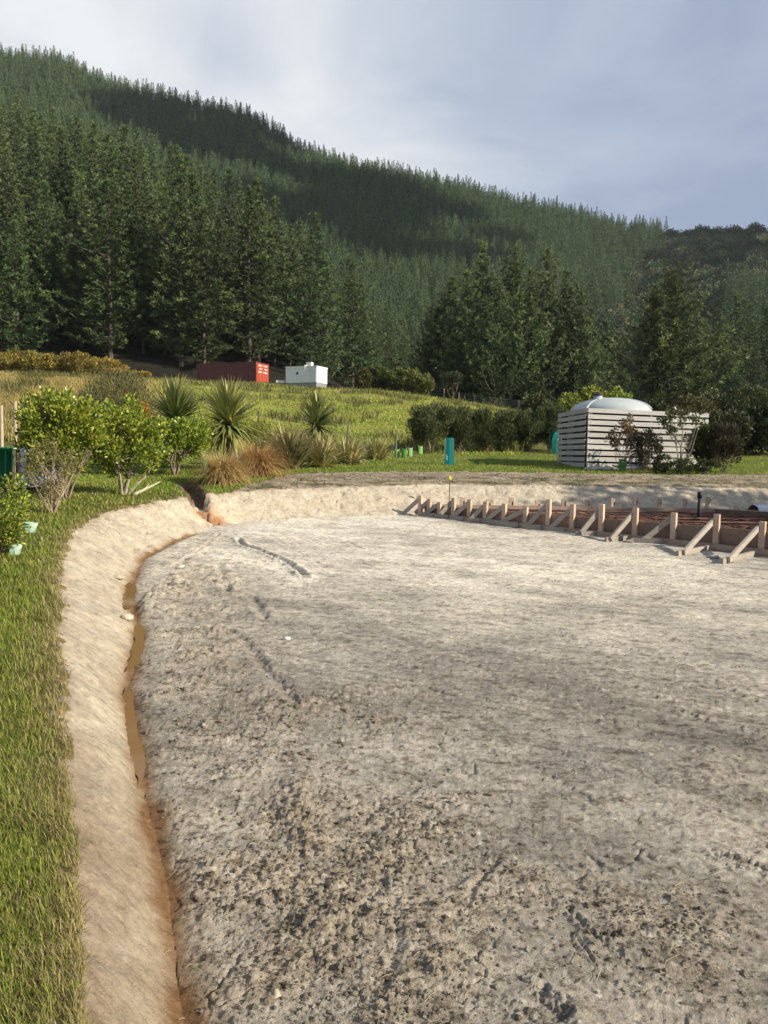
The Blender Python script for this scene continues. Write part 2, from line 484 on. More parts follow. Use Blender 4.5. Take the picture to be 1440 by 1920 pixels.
def soil_mat(name, fine=140.0, bump=0.012, rough=0.95, lo=(0.47, 0.43, 0.39), hi=1.20):
    m, t, n, l = new_mat(name)
    a = n('ShaderNodeAttribute'); a.attribute_name = 'Col'
    tcn = n('ShaderNodeTexCoord')
    n1 = n('ShaderNodeTexNoise'); n1.inputs['Scale'].default_value = fine; n1.inputs['Detail'].default_value = 4; n1.inputs['Roughness'].default_value = 0.7
    n2 = n('ShaderNodeTexNoise'); n2.inputs['Scale'].default_value = fine * 0.16; n2.inputs['Detail'].default_value = 6; n2.inputs['Roughness'].default_value = 0.7
    l(tcn.outputs['Object'], n1.inputs['Vector']); l(tcn.outputs['Object'], n2.inputs['Vector'])
    ad = n('ShaderNodeMath'); ad.operation = 'ADD'; l(n1.outputs['Fac'], ad.inputs[0]); l(n2.outputs['Fac'], ad.inputs[1])
    mr = n('ShaderNodeMapRange'); mr.inputs[1].default_value = 0.6; mr.inputs[2].default_value = 1.4; mr.inputs[3].default_value = 0.72; mr.inputs[4].default_value = 1.28
    l(ad.outputs[0], mr.inputs[0])
    n3 = n('ShaderNodeTexNoise'); n3.inputs['Scale'].default_value = fine * 0.085; n3.inputs['Detail'].default_value = 9; n3.inputs['Roughness'].default_value = 0.78
    mp3 = n('ShaderNodeMapping'); mp3.inputs['Rotation'].default_value = (0, 0, 0.55); mp3.inputs['Scale'].default_value = (0.75, 1.15, 1.0)
    l(tcn.outputs['Object'], mp3.inputs['Vector']); l(mp3.outputs[0], n3.inputs['Vector'])
    r3 = n('ShaderNodeValToRGB'); r3.color_ramp.elements[0].position = 0.40; r3.color_ramp.elements[0].color = (*lo, 1)
    r3.color_ramp.elements[1].position = 0.59; r3.color_ramp.elements[1].color = (hi, hi, hi, 1)
    e3 = r3.color_ramp.elements.new(0.47); e3.color = (0.93, 0.92, 0.90, 1)
    l(n3.outputs['Fac'], r3.inputs[0])
    mul0 = n('ShaderNodeVectorMath'); mul0.operation = 'MULTIPLY'
    l(a.outputs['Color'], mul0.inputs[0]); l(r3.outputs[0], mul0.inputs[1])
    mul = n('ShaderNodeVectorMath'); mul.operation = 'SCALE'
    l(mul0.outputs[0], mul.inputs[0]); l(mr.outputs[0], mul.inputs['Scale'])
    ad3 = n('ShaderNodeMath'); ad3.operation = 'MULTIPLY_ADD'; l(n3.outputs['Fac'], ad3.inputs[0]); ad3.inputs[1].default_value = 2.2; l(ad.outputs[0], ad3.inputs[2])
    p = n('ShaderNodeBsdfPrincipled'); p.inputs['Roughness'].default_value = rough; p.inputs['Specular IOR Level'].default_value = 0.15
    l(mul.outputs[0], p.inputs['Base Color'])
    b = n('ShaderNodeBump'); b.inputs['Strength'].default_value = 1.0; b.inputs['Distance'].default_value = bump
    l(ad3.outputs[0], b.inputs['Height']); l(b.outputs[0], p.inputs['Normal'])
    o = n('ShaderNodeOutputMaterial'); l(p.outputs[0], o.inputs[0])
    return m

M_soil = soil_mat('dry_clay', bump=0.014)
M_bank = soil_mat('cut_clay', bump=0.008, lo=(0.74, 0.71, 0.67), hi=1.10)
M_turf = soil_mat('turf_soil', fine=60.0, bump=0.03)
M_far = soil_mat('pasture_soil', fine=3.0, bump=0.3)
M_grass = foliage_mat('grass_blades', trans=0.35, objvar=0.0)
M_leaf = foliage_mat('shrub_leaves', trans=0.38, rough=0.35, spec=0.5, objvar=0.10)
M_fine = foliage_mat('fine_leaves', trans=0.25, objvar=0.15)
M_pine = foliage_mat('pine_needles', trans=0.12, objvar=0.20)
M_bush = foliage_mat('bush_leaves', trans=0.2, objvar=0.35)
M_sword = foliage_mat('sword_leaves', trans=0.15, rough=0.4, spec=0.5, objvar=0.05)
M_bark = plain_mat('bark', None, 0.9, noise=0.35, nscale=14, bump=0.02, stretch=(1, 1, 0.25))
M_timber = plain_mat('sawn_timber', None, 0.75, noise=0.22, nscale=9, bump=0.002, stretch=(1, 1, 1))
M_grey = plain_mat('weathered_timber', None, 0.8, noise=0.25, nscale=7, bump=0.003, stretch=(0.35, 0.35, 3))
M_paint = plain_mat('painted_steel', None, 0.5, noise=0.10, nscale=3)
M_steel = plain_mat('galvanised_steel', None, 0.35, metal=0.9, noise=0.15, nscale=10)
M_plastic = plain_mat('moulded_plastic', None, 0.6, noise=0.10, nscale=2, spec=0.3)
M_sleeve = foliage_mat('thin_plastic_sheet', trans=0.45, rough=0.4, spec=0.4, objvar=0.0)
M_rust = plain_mat('rusty_steel', None, 0.85, noise=0.4, nscale=20)
M_stone = plain_mat('stone', None, 0.9, noise=0.3, nscale=20, bump=0.01)

# ------------------------------------------------------------------ the ground close by: building pad, banks, lawn
def lerp3(a, b, t):
    return np.asarray(a)[None] * (1 - t[:, None]) + np.asarray(b)[None] * t[:, None]
def mixc(c, b, t):
    return c * (1 - t[:, None]) + np.asarray(b)[None] * t[:, None]
th = np.concatenate([np.linspace(-80, -33, 40)[:-1], np.linspace(-33, 33, 640), np.linspace(33, 80, 40)[1:]])
th = np.radians(th)
rr = [0.35, 0.6, 0.9, 1.2]
while rr[-1] < 44:
    r_ = rr[-1]
    d_ = max(0.0042, r_ * r_ * 0.00074)
    d_ = min(d_, 0.05 if r_ < 25 else 0.14)
    rr.append(r_ + d_)
rr = np.array(rr)
nr, nth = len(rr), len(th)
GX = (rr[:, None] * np.sin(th)[None]).ravel(); GY = (rr[:, None] * np.cos(th)[None]).ravel()
GZ, DT, DL, DD, GD = Hnear(GX, GY)
ey = np.interp(GX, EDGE[:, 0], EDGE[:, 1], left=-5)
edge_n = 0.30 * fbm(GX * 1.6, GY * 1.6, 3)
DIRT = ((DL < 0.0 + 0.10 * fbm(GX * 7, GY * 7, 2) * np.clip(GY / 4, 0.4, 1.5)) | ((GY > 12) & (GY < ey + edge_n) & (GX > EDGE[0][0]))) | ((GD < 0.26) & (GY > 12))
def ell(px, py, rx, ry):
    p = on_plane(px, py, Pz)
    return np.exp(-(((GX - p[0]) / rx) ** 2 + ((GY - p[1]) / ry) ** 2))
inpad = sstep(0.05, -0.12, DT)
bank = ((DT > 0) & DIRT & ((DL < 0) | (GY < 12))).astype(float)
n_big = fbm(GX * 0.55 + 3, GY * 0.55, 4)
n_mid = fbm(GX * 2.1, GY * 2.1 + 7, 4)
rough = 0.75 * np.exp(-((DT + 0.55) / 0.42) ** 2) * sstep(2.0, 5.5, GY) * sstep(17, 12, GY)
rough = rough + 1.15 * ell(610, 1650, 0.38, 0.60) + 0.9 * ell(720, 1860, 0.36, 0.26) + 0.7 * ell(500, 1550, 0.32, 0.45) + 0.7 * ell(820, 1570, 0.45, 0.5) + 0.6 * ell(1180, 1730, 0.5, 0.35) + 0.6 * ell(640, 1340, 0.5, 0.5) + 0.45 * ell(1400, 1500, 0.4, 0.5) + 0.55 * ell(430, 1230, 0.45, 1.0) + 0.9 * ell(400, 1090, 0.9, 2.2) + 0.5 * ell(620, 1330, 0.6, 0.6) + 0.35 * ell(1290, 1300, 1.0, 0.8) + 0.3 * ell(880, 1300, 0.8, 0.7)
rough = np.clip(rough * (0.75 + 0.9 * n_mid) + 0.05 * sstep(10, 4, GY) + 0.30 * np.clip(n_mid - 0.2, 0, 1) * sstep(13, 6, GY), 0, 1.25) * inpad
c0 = clod(GX * 5.5 + 0.4 * n_mid, GY * 5.5); c1 = clod(GX * 13, GY * 13); c2 = clod(GX * 30 + 4, GY * 30); c3 = clod(GX * 62, GY * 62 + 9)
# long low wrinkles left by the digger bucket, running away to the left
wr = fbm((GX * 0.5 + GY * 0.86) * 11, (GX * 0.86 - GY * 0.5) * 2.6, 4, 0.6)
wr2 = fbm((GX * 0.86 + GY * 0.5) * 6, (GX * 0.5 - GY * 0.86) * 1.5, 3, 0.6)
fine = fbm(GX * 26, GY * 26, 4, 0.65)
nearf = sstep(9, 3, GY)
det = inpad * (0.035 * n_big * sstep(0, 1.0, -DT) + 0.016 * n_mid * (0.4 + rough) + (0.009 + 0.002 * nearf) * wr + 0.008 * wr2 + 0.0065 * fine * (0.7 + rough)
               + rough * (0.042 * c0 * sstep(6, 8.5, GY) * sstep(0.0, 0.2, n_mid) + 0.020 * c1 * sstep(-0.2, 0.1, n_mid) + 0.015 * c2 + 0.006 * c3) + 0.005 * c2 * (fine > 0.1))
# drying cracks on the smooth crust
f1, f2, _ = worley(GX * 2.3 + 0.35 * fbm(GX * 5, GY * 5, 3), GY * 2.3 + 0.35 * fbm(GX * 5 + 9, GY * 5, 3))
crack = np.exp(-((f2 - f1) / 0.022) ** 2) * sstep(0.0, 0.18, fbm(GX * 1.1 + 40, GY * 1.1, 2)) * sstep(9, 5, GY)
det = det - inpad * (1 - np.clip(rough, 0, 1)) * crack * 0.016
# ruts and scraped lines
def rut(pxs, w, dep, wob=0.03):
    P = np.array([on_plane(a, b, Pz) for a, b in pxs])
    d = line_d(P, GX + wob * n_mid * 2, GY + wob * fine * 3)
    return -dep * np.exp(-(d / w) ** 2) + dep * 0.7 * np.exp(-((d - 2.0 * w) / (1.1 * w)) ** 2)
for pxs, w, dep in [([(447, 1010), (456, 1024), (492, 1034), (540, 1056), (575, 1083)], 0.07, 0.05),
                    ([(655, 1016), (680, 1030)], 0.06, 0.04), ([(695, 1075), (728, 1086)], 0.05, 0.035),
                    ([(410, 1060), (425, 1110), (470, 1120), (500, 1160)], 0.08, 0.05), ([(330, 1060), (380, 1030), (410, 1000)], 0.06, 0.04),
                    ([(420, 1180), (455, 1200), (500, 1260), (560, 1320)], 0.07, 0.045), ([(1010, 1085), (1043, 1090)], 0.05, 0.04),
                    ([(560, 1000), (640, 1040), (760, 1090), (900, 1130), (1080, 1200), (1300, 1240)], 0.05, 0.02),
                    ([(500, 1000), (600, 1060), (690, 1075)], 0.05, 0.018),
                    ([(1060, 1700), (1110, 1760), (1160, 1755)], 0.02, 0.03), ([(1080, 1760), (1110, 1800)], 0.012, 0.02),
                    ([(900, 1400), (1010, 1440), (1100, 1500)], 0.04, 0.014), ([(1280, 1340), (1440, 1380)], 0.04, 0.03),
                    ([(880, 1700), (905, 1640), (930, 1610)], 0.03, 0.02), ([(640, 1760), (690, 1700), (720, 1640)], 0.05, 0.022),
                    ([(700, 1860), (730, 1800), (745, 1740)], 0.05, 0.022), ([(1340, 1600), (1440, 1630)], 0.03, 0.035), ([(1000, 1870), (1050, 1900)], 0.06, 0.05)]:
    det = det + rut(pxs, w * 0.6, dep * (0.75 if pxs[0][0] == 447 else 0.36)) * inpad
# cut bank: bucket scratches, shrinkage cracks
b1, b2, _ = worley(GX * 2.6, GY * 2.6 + DT * 2)
det = det + bank * (0.010 * fbm((GX * 0.86 + GY * 0.5) * 22, (GX * 0.5 - GY * 0.86) * 3, 4, 0.6) + 0.014 * n_mid + 0.018 * fbm(GX * 7, GY * 7, 5, 0.6) * np.clip(GY / 6, 0.5, 1.4) + 0.008 * fine + 0.006 * c2 * (n_mid > 0.05) + 0.010 * wr - 0.05 * np.exp(-((b2 - b1) / 0.05) ** 2) * (GY > 12) * sstep(0, 0.2, n_mid + 0.1))
shelf = (DL >= 0) & DIRT & (GY >= 12)
det = det + shelf * (0.05 * fbm(GX * 3, GY * 3, 4, 0.6) + 0.03 * clod(GX * 5, GY * 5))
lawnf = (~DIRT).astype(float)
det = det + lawnf * 0.02 * fbm(GX * 5, GY * 5, 3)
GZ2 = GZ + det

pale = np.array((0.55, 0.505, 0.42)); grey = np.array((0.365, 0.338, 0.295)); shade_clay = np.array((0.205, 0.188, 0.165)); warm = np.array((0.385, 0.310, 0.210))
t0 = np.clip(0.5 + 0.9 * n_big + 0.9 * fbm(GX * 1.3 + 20, GY * 1.3, 5, 0.6), 0, 1)
col = lerp3(grey, pale, np.clip(t0 * 0.75 + 0.95 * sstep(6.0, 10.5, GY) * (0.8 + 0.6 * n_mid) * sstep(6.5, 2.5, GX) - 0.12, 0, 1))
col = mixc(col, (0.62, 0.58, 0.50), np.clip(sstep(7.0, 11.5, GY) * sstep(3.5, 0.0, GX) * (0.45 + 0.9 * n_big + 0.5 * n_mid), 0, 0.75))  # sunlit far stretch of the pad painted paler
cloud_shade = np.clip(0.95 * ell(760, 1230, 1.6, 1.5) + 0.75 * ell(1150, 1270, 2.2, 1.2) + 0.8 * ell(470, 1170, 0.9, 1.2) + 0.7 * ell(1100, 1480, 0.8, 0.6) + 0.45 * ell(600, 1600, 0.5, 0.7), 0, 1) * np.clip(0.62 + 1.0 * fbm(GX * 1.7, GY * 1.7 + 31, 5, 0.65), 0, 1)  # cloud shade over the middle of the pad, put into the clay colour
col = mixc(col, shade_clay, np.clip(cloud_shade * 0.55, 0, 1))
col = mixc(col, (0.325, 0.268, 0.190), np.clip(rough * 0.55 + 0.32 * sstep(4.6, 2.6, GY) * (0.7 + 1.4 * n_mid), 0, 0.75))
speck = np.clip(fbm(GX * 16, GY * 16, 4, 0.75) - 0.08, 0, 1) * 2.3
col = mixc(col, (0.135, 0.115, 0.095), np.clip(speck * (0.55 + 0.4 * rough), 0, 0.85) * inpad)
pspk = np.clip(fbm(GX * 21 + 8, GY * 21, 3, 0.7) - 0.16, 0, 1) * 2.2
col = mixc(col, (0.60, 0.56, 0.48), np.clip(pspk, 0, 0.7) * inpad)
cream = np.array((0.53, 0.465, 0.355)); clay = np.array((0.275, 0.205, 0.140))
bc = lerp3(cream, (0.36, 0.315, 0.245), np.clip(0.5 + fbm(GX * 3, GY * 3, 4), 0, 1))
bc = mixc(bc, clay, np.clip(sstep(5.2, 2.6, GY) * 0.55 + 0.35 * sstep(0.25, 0.0, -DL) + 0.5 * (fbm(GX * 1.4 + 5, GY * 1.4, 4) - 0.15), 0, 0.9) * (GX < 0))
bc = mixc(bc, (0.20, 0.165, 0.12), np.clip(fbm(GX * 14, GY * 14, 4, 0.7) - 0.2, 0, 1) * 1.3)
col = np.where(bank[:, None] > 0, bc, col)
big2 = fbm((GX * 0.8 + GY * 0.6) * 0.55 + 9, (GX * 0.6 - GY * 0.8) * 0.22, 4, 0.55); strk = fbm((GX * 0.35 + GY * 0.94) * 4.2, (GX * 0.94 - GY * 0.35) * 0.8 + 3, 4, 0.6)
col = np.where((inpad > 0.3)[:, None], col * np.clip(1.0 + 0.55 * big2 + 0.42 * strk + 0.25 * n_mid + 0.14 * sstep(8, 12, GY) + 0.10 * sstep(5, 3, GY) - 0.02, 0.55, 1.55)[:, None], col)
wet = np.exp(-(DD / (0.058 + 0.04 * n_mid + 0.02 * fine)) ** 2) * (GY < 15)
col = mixc(col, (0.30, 0.225, 0.140), np.clip(np.exp(-(DD / (0.11 + 0.06 * n_mid)) ** 2) * 0.75 * (GY < 14), 0, 1))
col = mixc(col, (0.190, 0.102, 0.046), np.clip(wet * (1.0 + 0.9 * n_mid), 0, 0.92))
sc = lerp3((0.36, 0.305, 0.225), (0.17, 0.14, 0.095), np.clip(0.5 + 1.2 * fbm(GX * 1.1, GY * 2.6, 5, 0.65), 0, 1))
weed = np.clip(fbm(GX * 0.8 + 3, GY * 2.2 + 5, 5, 0.65) + 0.05, 0, 1) * 2.0 * sstep(-0.9, -2.2, GY - ey) * sstep(0.0, 0.35, DL)
sc = mixc(sc, (0.085, 0.085, 0.035), np.clip(weed * 1.5, 0, 0.85))
col = np.where(shelf[:, None], sc, col)
red = np.exp(-(GD / 0.22) ** 2) * (GY > 12) * (DL < 0.3)
col = mixc(col, (0.15, 0.105, 0.062), np.clip(np.exp(-(GD / 0.4) ** 4) * (GY > 12) * sstep(-0.1, 0.1, DL), 0, 1))
col = mixc(col, (0.33, 0.155, 0.065), np.clip(red * 0.9 * (DT < 0.5) * (DT > -0.5), 0, 1))
gl = lerp3((0.085, 0.105, 0.026), (0.15, 0.145, 0.04), np.clip(0.5 + fbm(GX * 0.9, GY * 0.9, 4), 0, 1))
gl = mixc(gl, (0.26, 0.20, 0.095), np.clip(np.exp(-np.maximum(DL, 0) / 0.10) * 0.9, 0, 1) * (GY < 15))
col = np.where(DIRT[:, None], np.clip(col, 0.01, 0.8), gl)
ii = np.arange(nr - 1)[:, None] * nth; jj = np.arange(nth - 1)[None]
FQ = np.stack([ii + jj, ii + nth + jj, ii + nth + jj + 1, ii + jj + 1], -1).reshape(-1, 4)
fd = DIRT[FQ].sum(1) >= 2
GV = np.stack([GX, GY, GZ2], 1)
def submesh(name, mask, mat):
    f = FQ[mask]; used = np.zeros(len(GV), bool); used[f.ravel()] = True
    idx = np.cumsum(used) - 1
    return mesh_obj(name, GV[used], {4: idx[f]}, col[used], mat, None, True)
fb_ = fd & ((bank[FQ].sum(1) >= 2))
kind(submesh('building_pad', fd & ~fb_, M_soil), 'structure', 'bare scraped clay building pad with its drain')
kind(submesh('cut_bank', fb_, M_bank), 'structure', 'sloping cut clay bank round the building pad')
kind(submesh('lawn', ~fd, M_turf), 'structure', 'mown green lawn around the bare clay excavation')

# ------------------------------------------------------------------ the rest of the terrain, one sheet to the horizon
th2 = np.radians(np.concatenate([np.arange(-180, -42, 4.0), np.arange(-42, 44, 0.3), np.arange(46, 181, 4.0)]))
r2 = np.concatenate([[0.01, 5, 15, 25, 31], np.geomspace(36, 1500, 170)])
TX = (r2[:, None] * np.sin(th2)[None]).ravel(); TY = (r2[:, None] * np.cos(th2)[None]).ravel()
TZ = H(TX, TY)
TR = np.hypot(TX, TY)
TZ = TZ - 0.9 * (TR < 35) - 0.05 * (TR < 45)
TZ = np.where(TY < 0, np.minimum(TZ, 0.0) - 0.6, TZ)
cg = lerp3((0.20, 0.25, 0.045), (0.33, 0.32, 0.085), np.clip(0.5 + 1.1 * fbm(TX / 6, TY / 6, 5, 0.6), 0, 1))
cg = mixc(cg, (0.36, 0.275, 0.115), sstep(-0.24, -0.36, TX / np.maximum(TY, 1)) * 0.75)
cg = mixc(cg, (0.42, 0.33, 0.20), np.clip(fbm(TX / 5 + 8, TY / 3, 4) - 0.12, 0, 1) * 2.2 * sstep(60, 76, TY))
cg = mixc(cg, (0.06, 0.06, 0.025), sstep(0.15, 0.20, TX / np.maximum(TY, 1)) * sstep(40, 44, TY))
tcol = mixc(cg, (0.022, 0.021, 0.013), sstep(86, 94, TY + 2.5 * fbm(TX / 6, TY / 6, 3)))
n2 = len(th2)
ii = np.arange(len(r2) - 1)[:, None] * n2; jj = np.arange(n2 - 1)[None]
F2 = np.stack([ii + jj, ii + n2 + jj, ii + n2 + jj + 1, ii + jj + 1], -1).reshape(-1, 4)
kind(mesh_obj('terrain', np.stack([TX, TY, TZ], 1), {4: F2}, tcol, M_far, None, True), 'structure', 'rising paddock and steep forested hills')

# ------------------------------------------------------------------ water lying in the drain
def ribbon(P, half, z_off):
    P = np.array(P); q = []
    for k in range(len(P) - 1):
        m = max(2, int(np.linalg.norm(P[k + 1] - P[k]) / 0.05))
        q.append(P[k] + (P[k + 1] - P[k]) * np.linspace(0, 1, m, endpoint=False)[:, None])
    q = np.concatenate(q + [P[-1:]])
    T = np.gradient(q, axis=0); T /= np.linalg.norm(T, axis=1)[:, None]
    Nn = np.stack([-T[:, 1], T[:, 0]], 1)
    z = Hnear(q[:, 0], q[:, 1])[0] + z_off
    z = np.convolve(np.pad(z, 6, mode='edge'), np.ones(13) / 13, 'valid')
    w = half * (0.85 + 0.5 * fbm(q[:, 0] * 3, q[:, 1] * 3, 2)) * np.clip(np.minimum(np.arange(len(q)), np.arange(len(q))[::-1]) / 4.0, 0.1, 1)
    a = q - Nn * w[:, None]; b = q + Nn * w[:, None]
    V = np.concatenate([np.c_[a, z], np.c_[b, z]]); n = len(q)
    i = np.arange(n - 1)
    return V, np.stack([i, i + n, i + n + 1, i + 1], 1)
m_w, t_, n_, l_ = new_mat('muddy_water')
p_ = n_('ShaderNodeBsdfPrincipled'); p_.inputs['Base Color'].default_value = (0.20, 0.115, 0.05, 1); p_.inputs['Roughness'].default_value = 0.12; p_.inputs['IOR'].default_value = 1.33; p_.inputs['Specular IOR Level'].default_value = 0.3
nw = n_('ShaderNodeTexNoise'); nw.inputs['Scale'].default_value = 25; bw = n_('ShaderNodeBump'); bw.inputs['Strength'].default_value = 0.15; bw.inputs['Distance'].default_value = 0.01
l_(nw.outputs['Fac'], bw.inputs['Height']); l_(bw.outputs[0], p_.inputs['Normal'])
ow = n_('ShaderNodeOutputMaterial'); l_(p_.outputs[0], ow.inputs[0])
def seg_pts(pxs): return [on_plane(a, b, Pz) for a, b in pxs]
pud = MB()
for pxs, hw, zo in [([(243, 1092), (240, 1115), (236, 1152)], 0.10, 0.028), ([(258, 1168), (262, 1200), (250, 1245), (236, 1262)], 0.06, 0.024),
                    ([(238, 1285), (243, 1340), (252, 1400), (266, 1470)], 0.045, 0.022)]:
    pud.add(*ribbon(seg_pts(pxs), hw, zo), (1, 1, 1))
kind(pud.build('puddle_water', m_w), 'structure', 'muddy brown water lying in the drain at the foot of the bank')

# ------------------------------------------------------------------ pines
def tuft(mb, P, D, k, ln, wd, cols, spread=0.9):
    """k needle sprays at each point of P, fanned round direction D"""
    n = len(P)
    P2 = np.repeat(P, k, 0); D2 = np.repeat(D, k, 0) + rng.normal(size=(n * k, 3)) * spread
    D2[:, 2] += 0.25
    c = np.repeat(cols, k, 0) * (0.8 + 0.4 * rng.random((n * k, 1)))
    mb.quads(P2, D2, ln * (0.6 + 0.8 * rng.random(n * k)), wd, c=c, mid=0.5)
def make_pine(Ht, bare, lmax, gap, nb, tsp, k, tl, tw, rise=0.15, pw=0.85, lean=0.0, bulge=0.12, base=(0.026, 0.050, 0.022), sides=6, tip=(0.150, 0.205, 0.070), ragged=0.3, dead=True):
    """returns foliage and wood meshes of one conifer, trunk foot at the origin"""
    cr, tk = MB(), MB()
    zz = np.linspace(0, Ht * 0.985, 14)
    wx = 0.12 * np.sin(zz * 0.5 + rng.random() * 6) * (zz / Ht) + lean * zz
    wy = 0.12 * np.cos(zz * 0.4 + rng.random() * 6) * (zz / Ht)
    r0 = Ht * 0.0085 + 0.03
    tk.tube(np.c_[wx, wy, zz], r0 * (1 - 0.93 * zz / Ht), sides, (0.075, 0.060, 0.050))
    z = bare * Ht; side_l = 1 + 0.25 * rng.normal(size=8)
    AP, AD, AC = [], [], []
    while z < Ht - 0.25:
        t = (z - bare * Ht) / (Ht - bare * Ht)
        prof = (min(1, (t + 0.02) / bulge) ** 0.6 if t < bulge else 1.0) * (1 - t) ** pw + 0.05
        m = nb + rng.integers(-1, 2)
        if t > 0.85: m = max(3, m - 1)
        a0 = rng.random() * 6.28
        for b in range(max(3, m)):
            an = a0 + b * 6.283 / m + rng.normal() * 0.25
            ln = lmax * prof * np.clip(1 + ragged * rng.normal(), 0.35, 1.6) * side_l[int((an % 6.283) / 6.283 * 8) % 8]
            el = rise + 0.75 * t + rng.normal() * 0.12
            f = np.linspace(0, 1, 5)
            rad = ln * f * np.cos(el); hz = ln * f * np.sin(el) + ln * (-0.10 * np.sin(f * 3.1) + 0.16 * f * f) * (1 - 0.5 * t)
            P = np.c_[np.interp(z, zz, wx) + rad * np.cos(an), np.interp(z, zz, wy) + rad * np.sin(an), z + hz]
            tk.tube(P, np.linspace(0.012 + 0.014 * ln, 0.006, 5), 3, (0.085, 0.072, 0.055), cap=False)
            nt_ = max(2, int(ln / tsp))
            ff = 0.22 + 0.78 * (np.arange(nt_) + rng.random(nt_)) / nt_
            ff[-1] = 1.0
            Q = np.stack([np.interp(ff, f, P[:, q]) for q in range(3)], 1)
            out = np.array([np.cos(an), np.sin(an), 0.30 + 0.8 * t]); sdv = np.array([-np.sin(an), np.cos(an), 0])
            lat = rng.normal(size=nt_) * ln * 0.17 * (1.15 - ff)
            Q = Q + sdv[None] * lat[:, None]; Q[:, 2] += rng.normal(size=nt_) * 0.10
            dv = out[None] + sdv[None] * np.sign(lat)[:, None] * 0.45
            AP.append(Q); AD.append(dv)
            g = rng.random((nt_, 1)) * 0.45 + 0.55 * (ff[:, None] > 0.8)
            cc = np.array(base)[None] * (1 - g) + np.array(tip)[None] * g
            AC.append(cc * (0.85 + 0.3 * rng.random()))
        z += gap * (0.75 + 0.5 * rng.random()) * (1 - 0.35 * t)
    # leader
    q = np.linspace(Ht * 0.94, Ht, 8)
    AP.append(np.c_[np.interp(q, zz, wx), np.interp(q, zz, wy), q]); AD.append(np.tile([0, 0, 1.0], (8, 1))); AC.append(np.tile(np.array(tip), (8, 1)))
    PP = np.concatenate(AP); taper = np.repeat(1 - 0.55 * np.clip((PP[:, 2] - 0.5 * Ht) / (0.5 * Ht), 0, 1), k)
    tuft(cr, PP, np.concatenate(AD), k, tl * taper, tw * taper ** 0.5, np.concatenate(AC))
    if dead:      # dead stubs below the crown
        for _ in range(int(bare * Ht * 2.2)):
            zb = rng.random() * bare * Ht; an = rng.random() * 6.28; ln = 0.5 + rng.random() * 1.3
            p0 = np.array([np.interp(zb, zz, wx), np.interp(zb, zz, wy), zb])
            tk.tube([p0, p0 + [ln * math.cos(an), ln * math.sin(an), -0.1 * ln]], [0.025, 0.008], 3, (0.13, 0.11, 0.095), cap=False)
    return cr, tk
def pine_proto(name, **kw):
    cr, tk = make_pine(**kw)
    root = thing(name, '', 'tree')
    tk.build('trunk', M_bark, root)
    cr.build('crown', M_pine, root)
    return root
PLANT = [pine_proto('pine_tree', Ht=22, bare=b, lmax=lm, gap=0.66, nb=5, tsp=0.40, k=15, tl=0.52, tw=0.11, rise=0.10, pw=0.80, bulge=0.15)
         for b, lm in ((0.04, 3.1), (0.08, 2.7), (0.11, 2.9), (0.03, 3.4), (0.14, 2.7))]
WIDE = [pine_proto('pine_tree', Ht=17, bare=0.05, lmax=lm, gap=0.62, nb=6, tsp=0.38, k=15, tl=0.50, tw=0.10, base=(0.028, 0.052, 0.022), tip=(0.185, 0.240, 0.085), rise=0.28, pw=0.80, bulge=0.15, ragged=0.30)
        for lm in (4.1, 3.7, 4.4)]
PTREES = []
def place_pine(proto, x, y, ht, label, group, wid=1.0):
    base_h = 22.0 if proto in PLANT else 17.0
    s = ht / base_h
    loc = (x, y, gz1(x, y) - 0.15)
    rz = rng.random() * 6.283
    first = not proto.get('used')
    if first:
        proto['used'] = 1; o = proto
        o.location = [float(v) for v in loc]; o.rotation_euler = (0, 0, rz); o.scale = (s * wid, s * wid, s)
    else:
        o = dup(proto, loc, rz, (s * wid, s * wid, s))
    tag(o, label, 'tree', group)
    PTREES.append((x, y))
    return o
# --- plantation stand on the spur, front edge first
SPU = -0.585
def front_edge(u):
    return np.interp(u, [-0.6, -0.2, -0.08, -0.03, 0.0, 0.03], [97, 100, 112, 128, 150, 175])
cand = []
yy = 97.0
while yy < 232:
    step = 4.3 if yy < 130 else 5.0
    x = SPU * yy + rng.random() * step
    while x < 0.03 * yy:
        xj = x + rng.normal() * 0.9; yj = yy + rng.normal() * 1.3
        if front_edge(xj / yj) <= yj + 1: cand.append((xj, yj))
        x += step
    yy += 4.8 if yy < 130 else 6.0
cand.sort(key=lambda p: math.hypot(*p))
N_STAND = 252
front_seen = {}
STAND_REST = cand[N_STAND:]
for k, (x, y) in enumerate(cand[:N_STAND]):
    u = x / y
    px = 720 + FPX * u
    ht = (21 + 3.4 * rng.normal()) * np.interp(u, [-0.5, -0.2, -0.05, 0.03], [1.0, 1.0, 0.86, 0.72])
    front = y < front_edge(u) + 3.2
    if front:
        lab = None
        if px < 275: lab = 'dark pine at the plantation edge directly behind the yellow flowering gorse'; g = 'pines behind the gorse'
        elif px < 395: lab = 'dark pine at the plantation edge between the gorse and the red container'; g = 'pines between gorse and container'
        elif px < 525: lab = 'dark pine at the plantation edge directly behind the red shipping container'; g = 'pines behind the red container'
        elif px < 615: lab = 'dark pine at the plantation edge directly behind the white cabin'; g = 'pines behind the white cabin'
        else: lab = 'lower pine where the plantation edge drops behind the hilltop bushes'; g = 'pines where the edge drops away'
        lab2 = lab
    else:
        lab2 = 'tall pine packed inside the near plantation stand on the left slope'; g = 'pines inside the near stand'
        if y > 185: lab2 = 'tall pine near the top of the near plantation stand on the left'; g = 'pines near the top of the stand'
    place_pine(PLANT[rng.integers(0, 5) if not front else (0, 3, 1)[rng.integers(0, 3)]], x, y, float(np.clip(ht, 13, 28)), lab2, g, 1.05 + 0.25 * rng.random() if not front else 1.15 + 0.35 * rng.random())
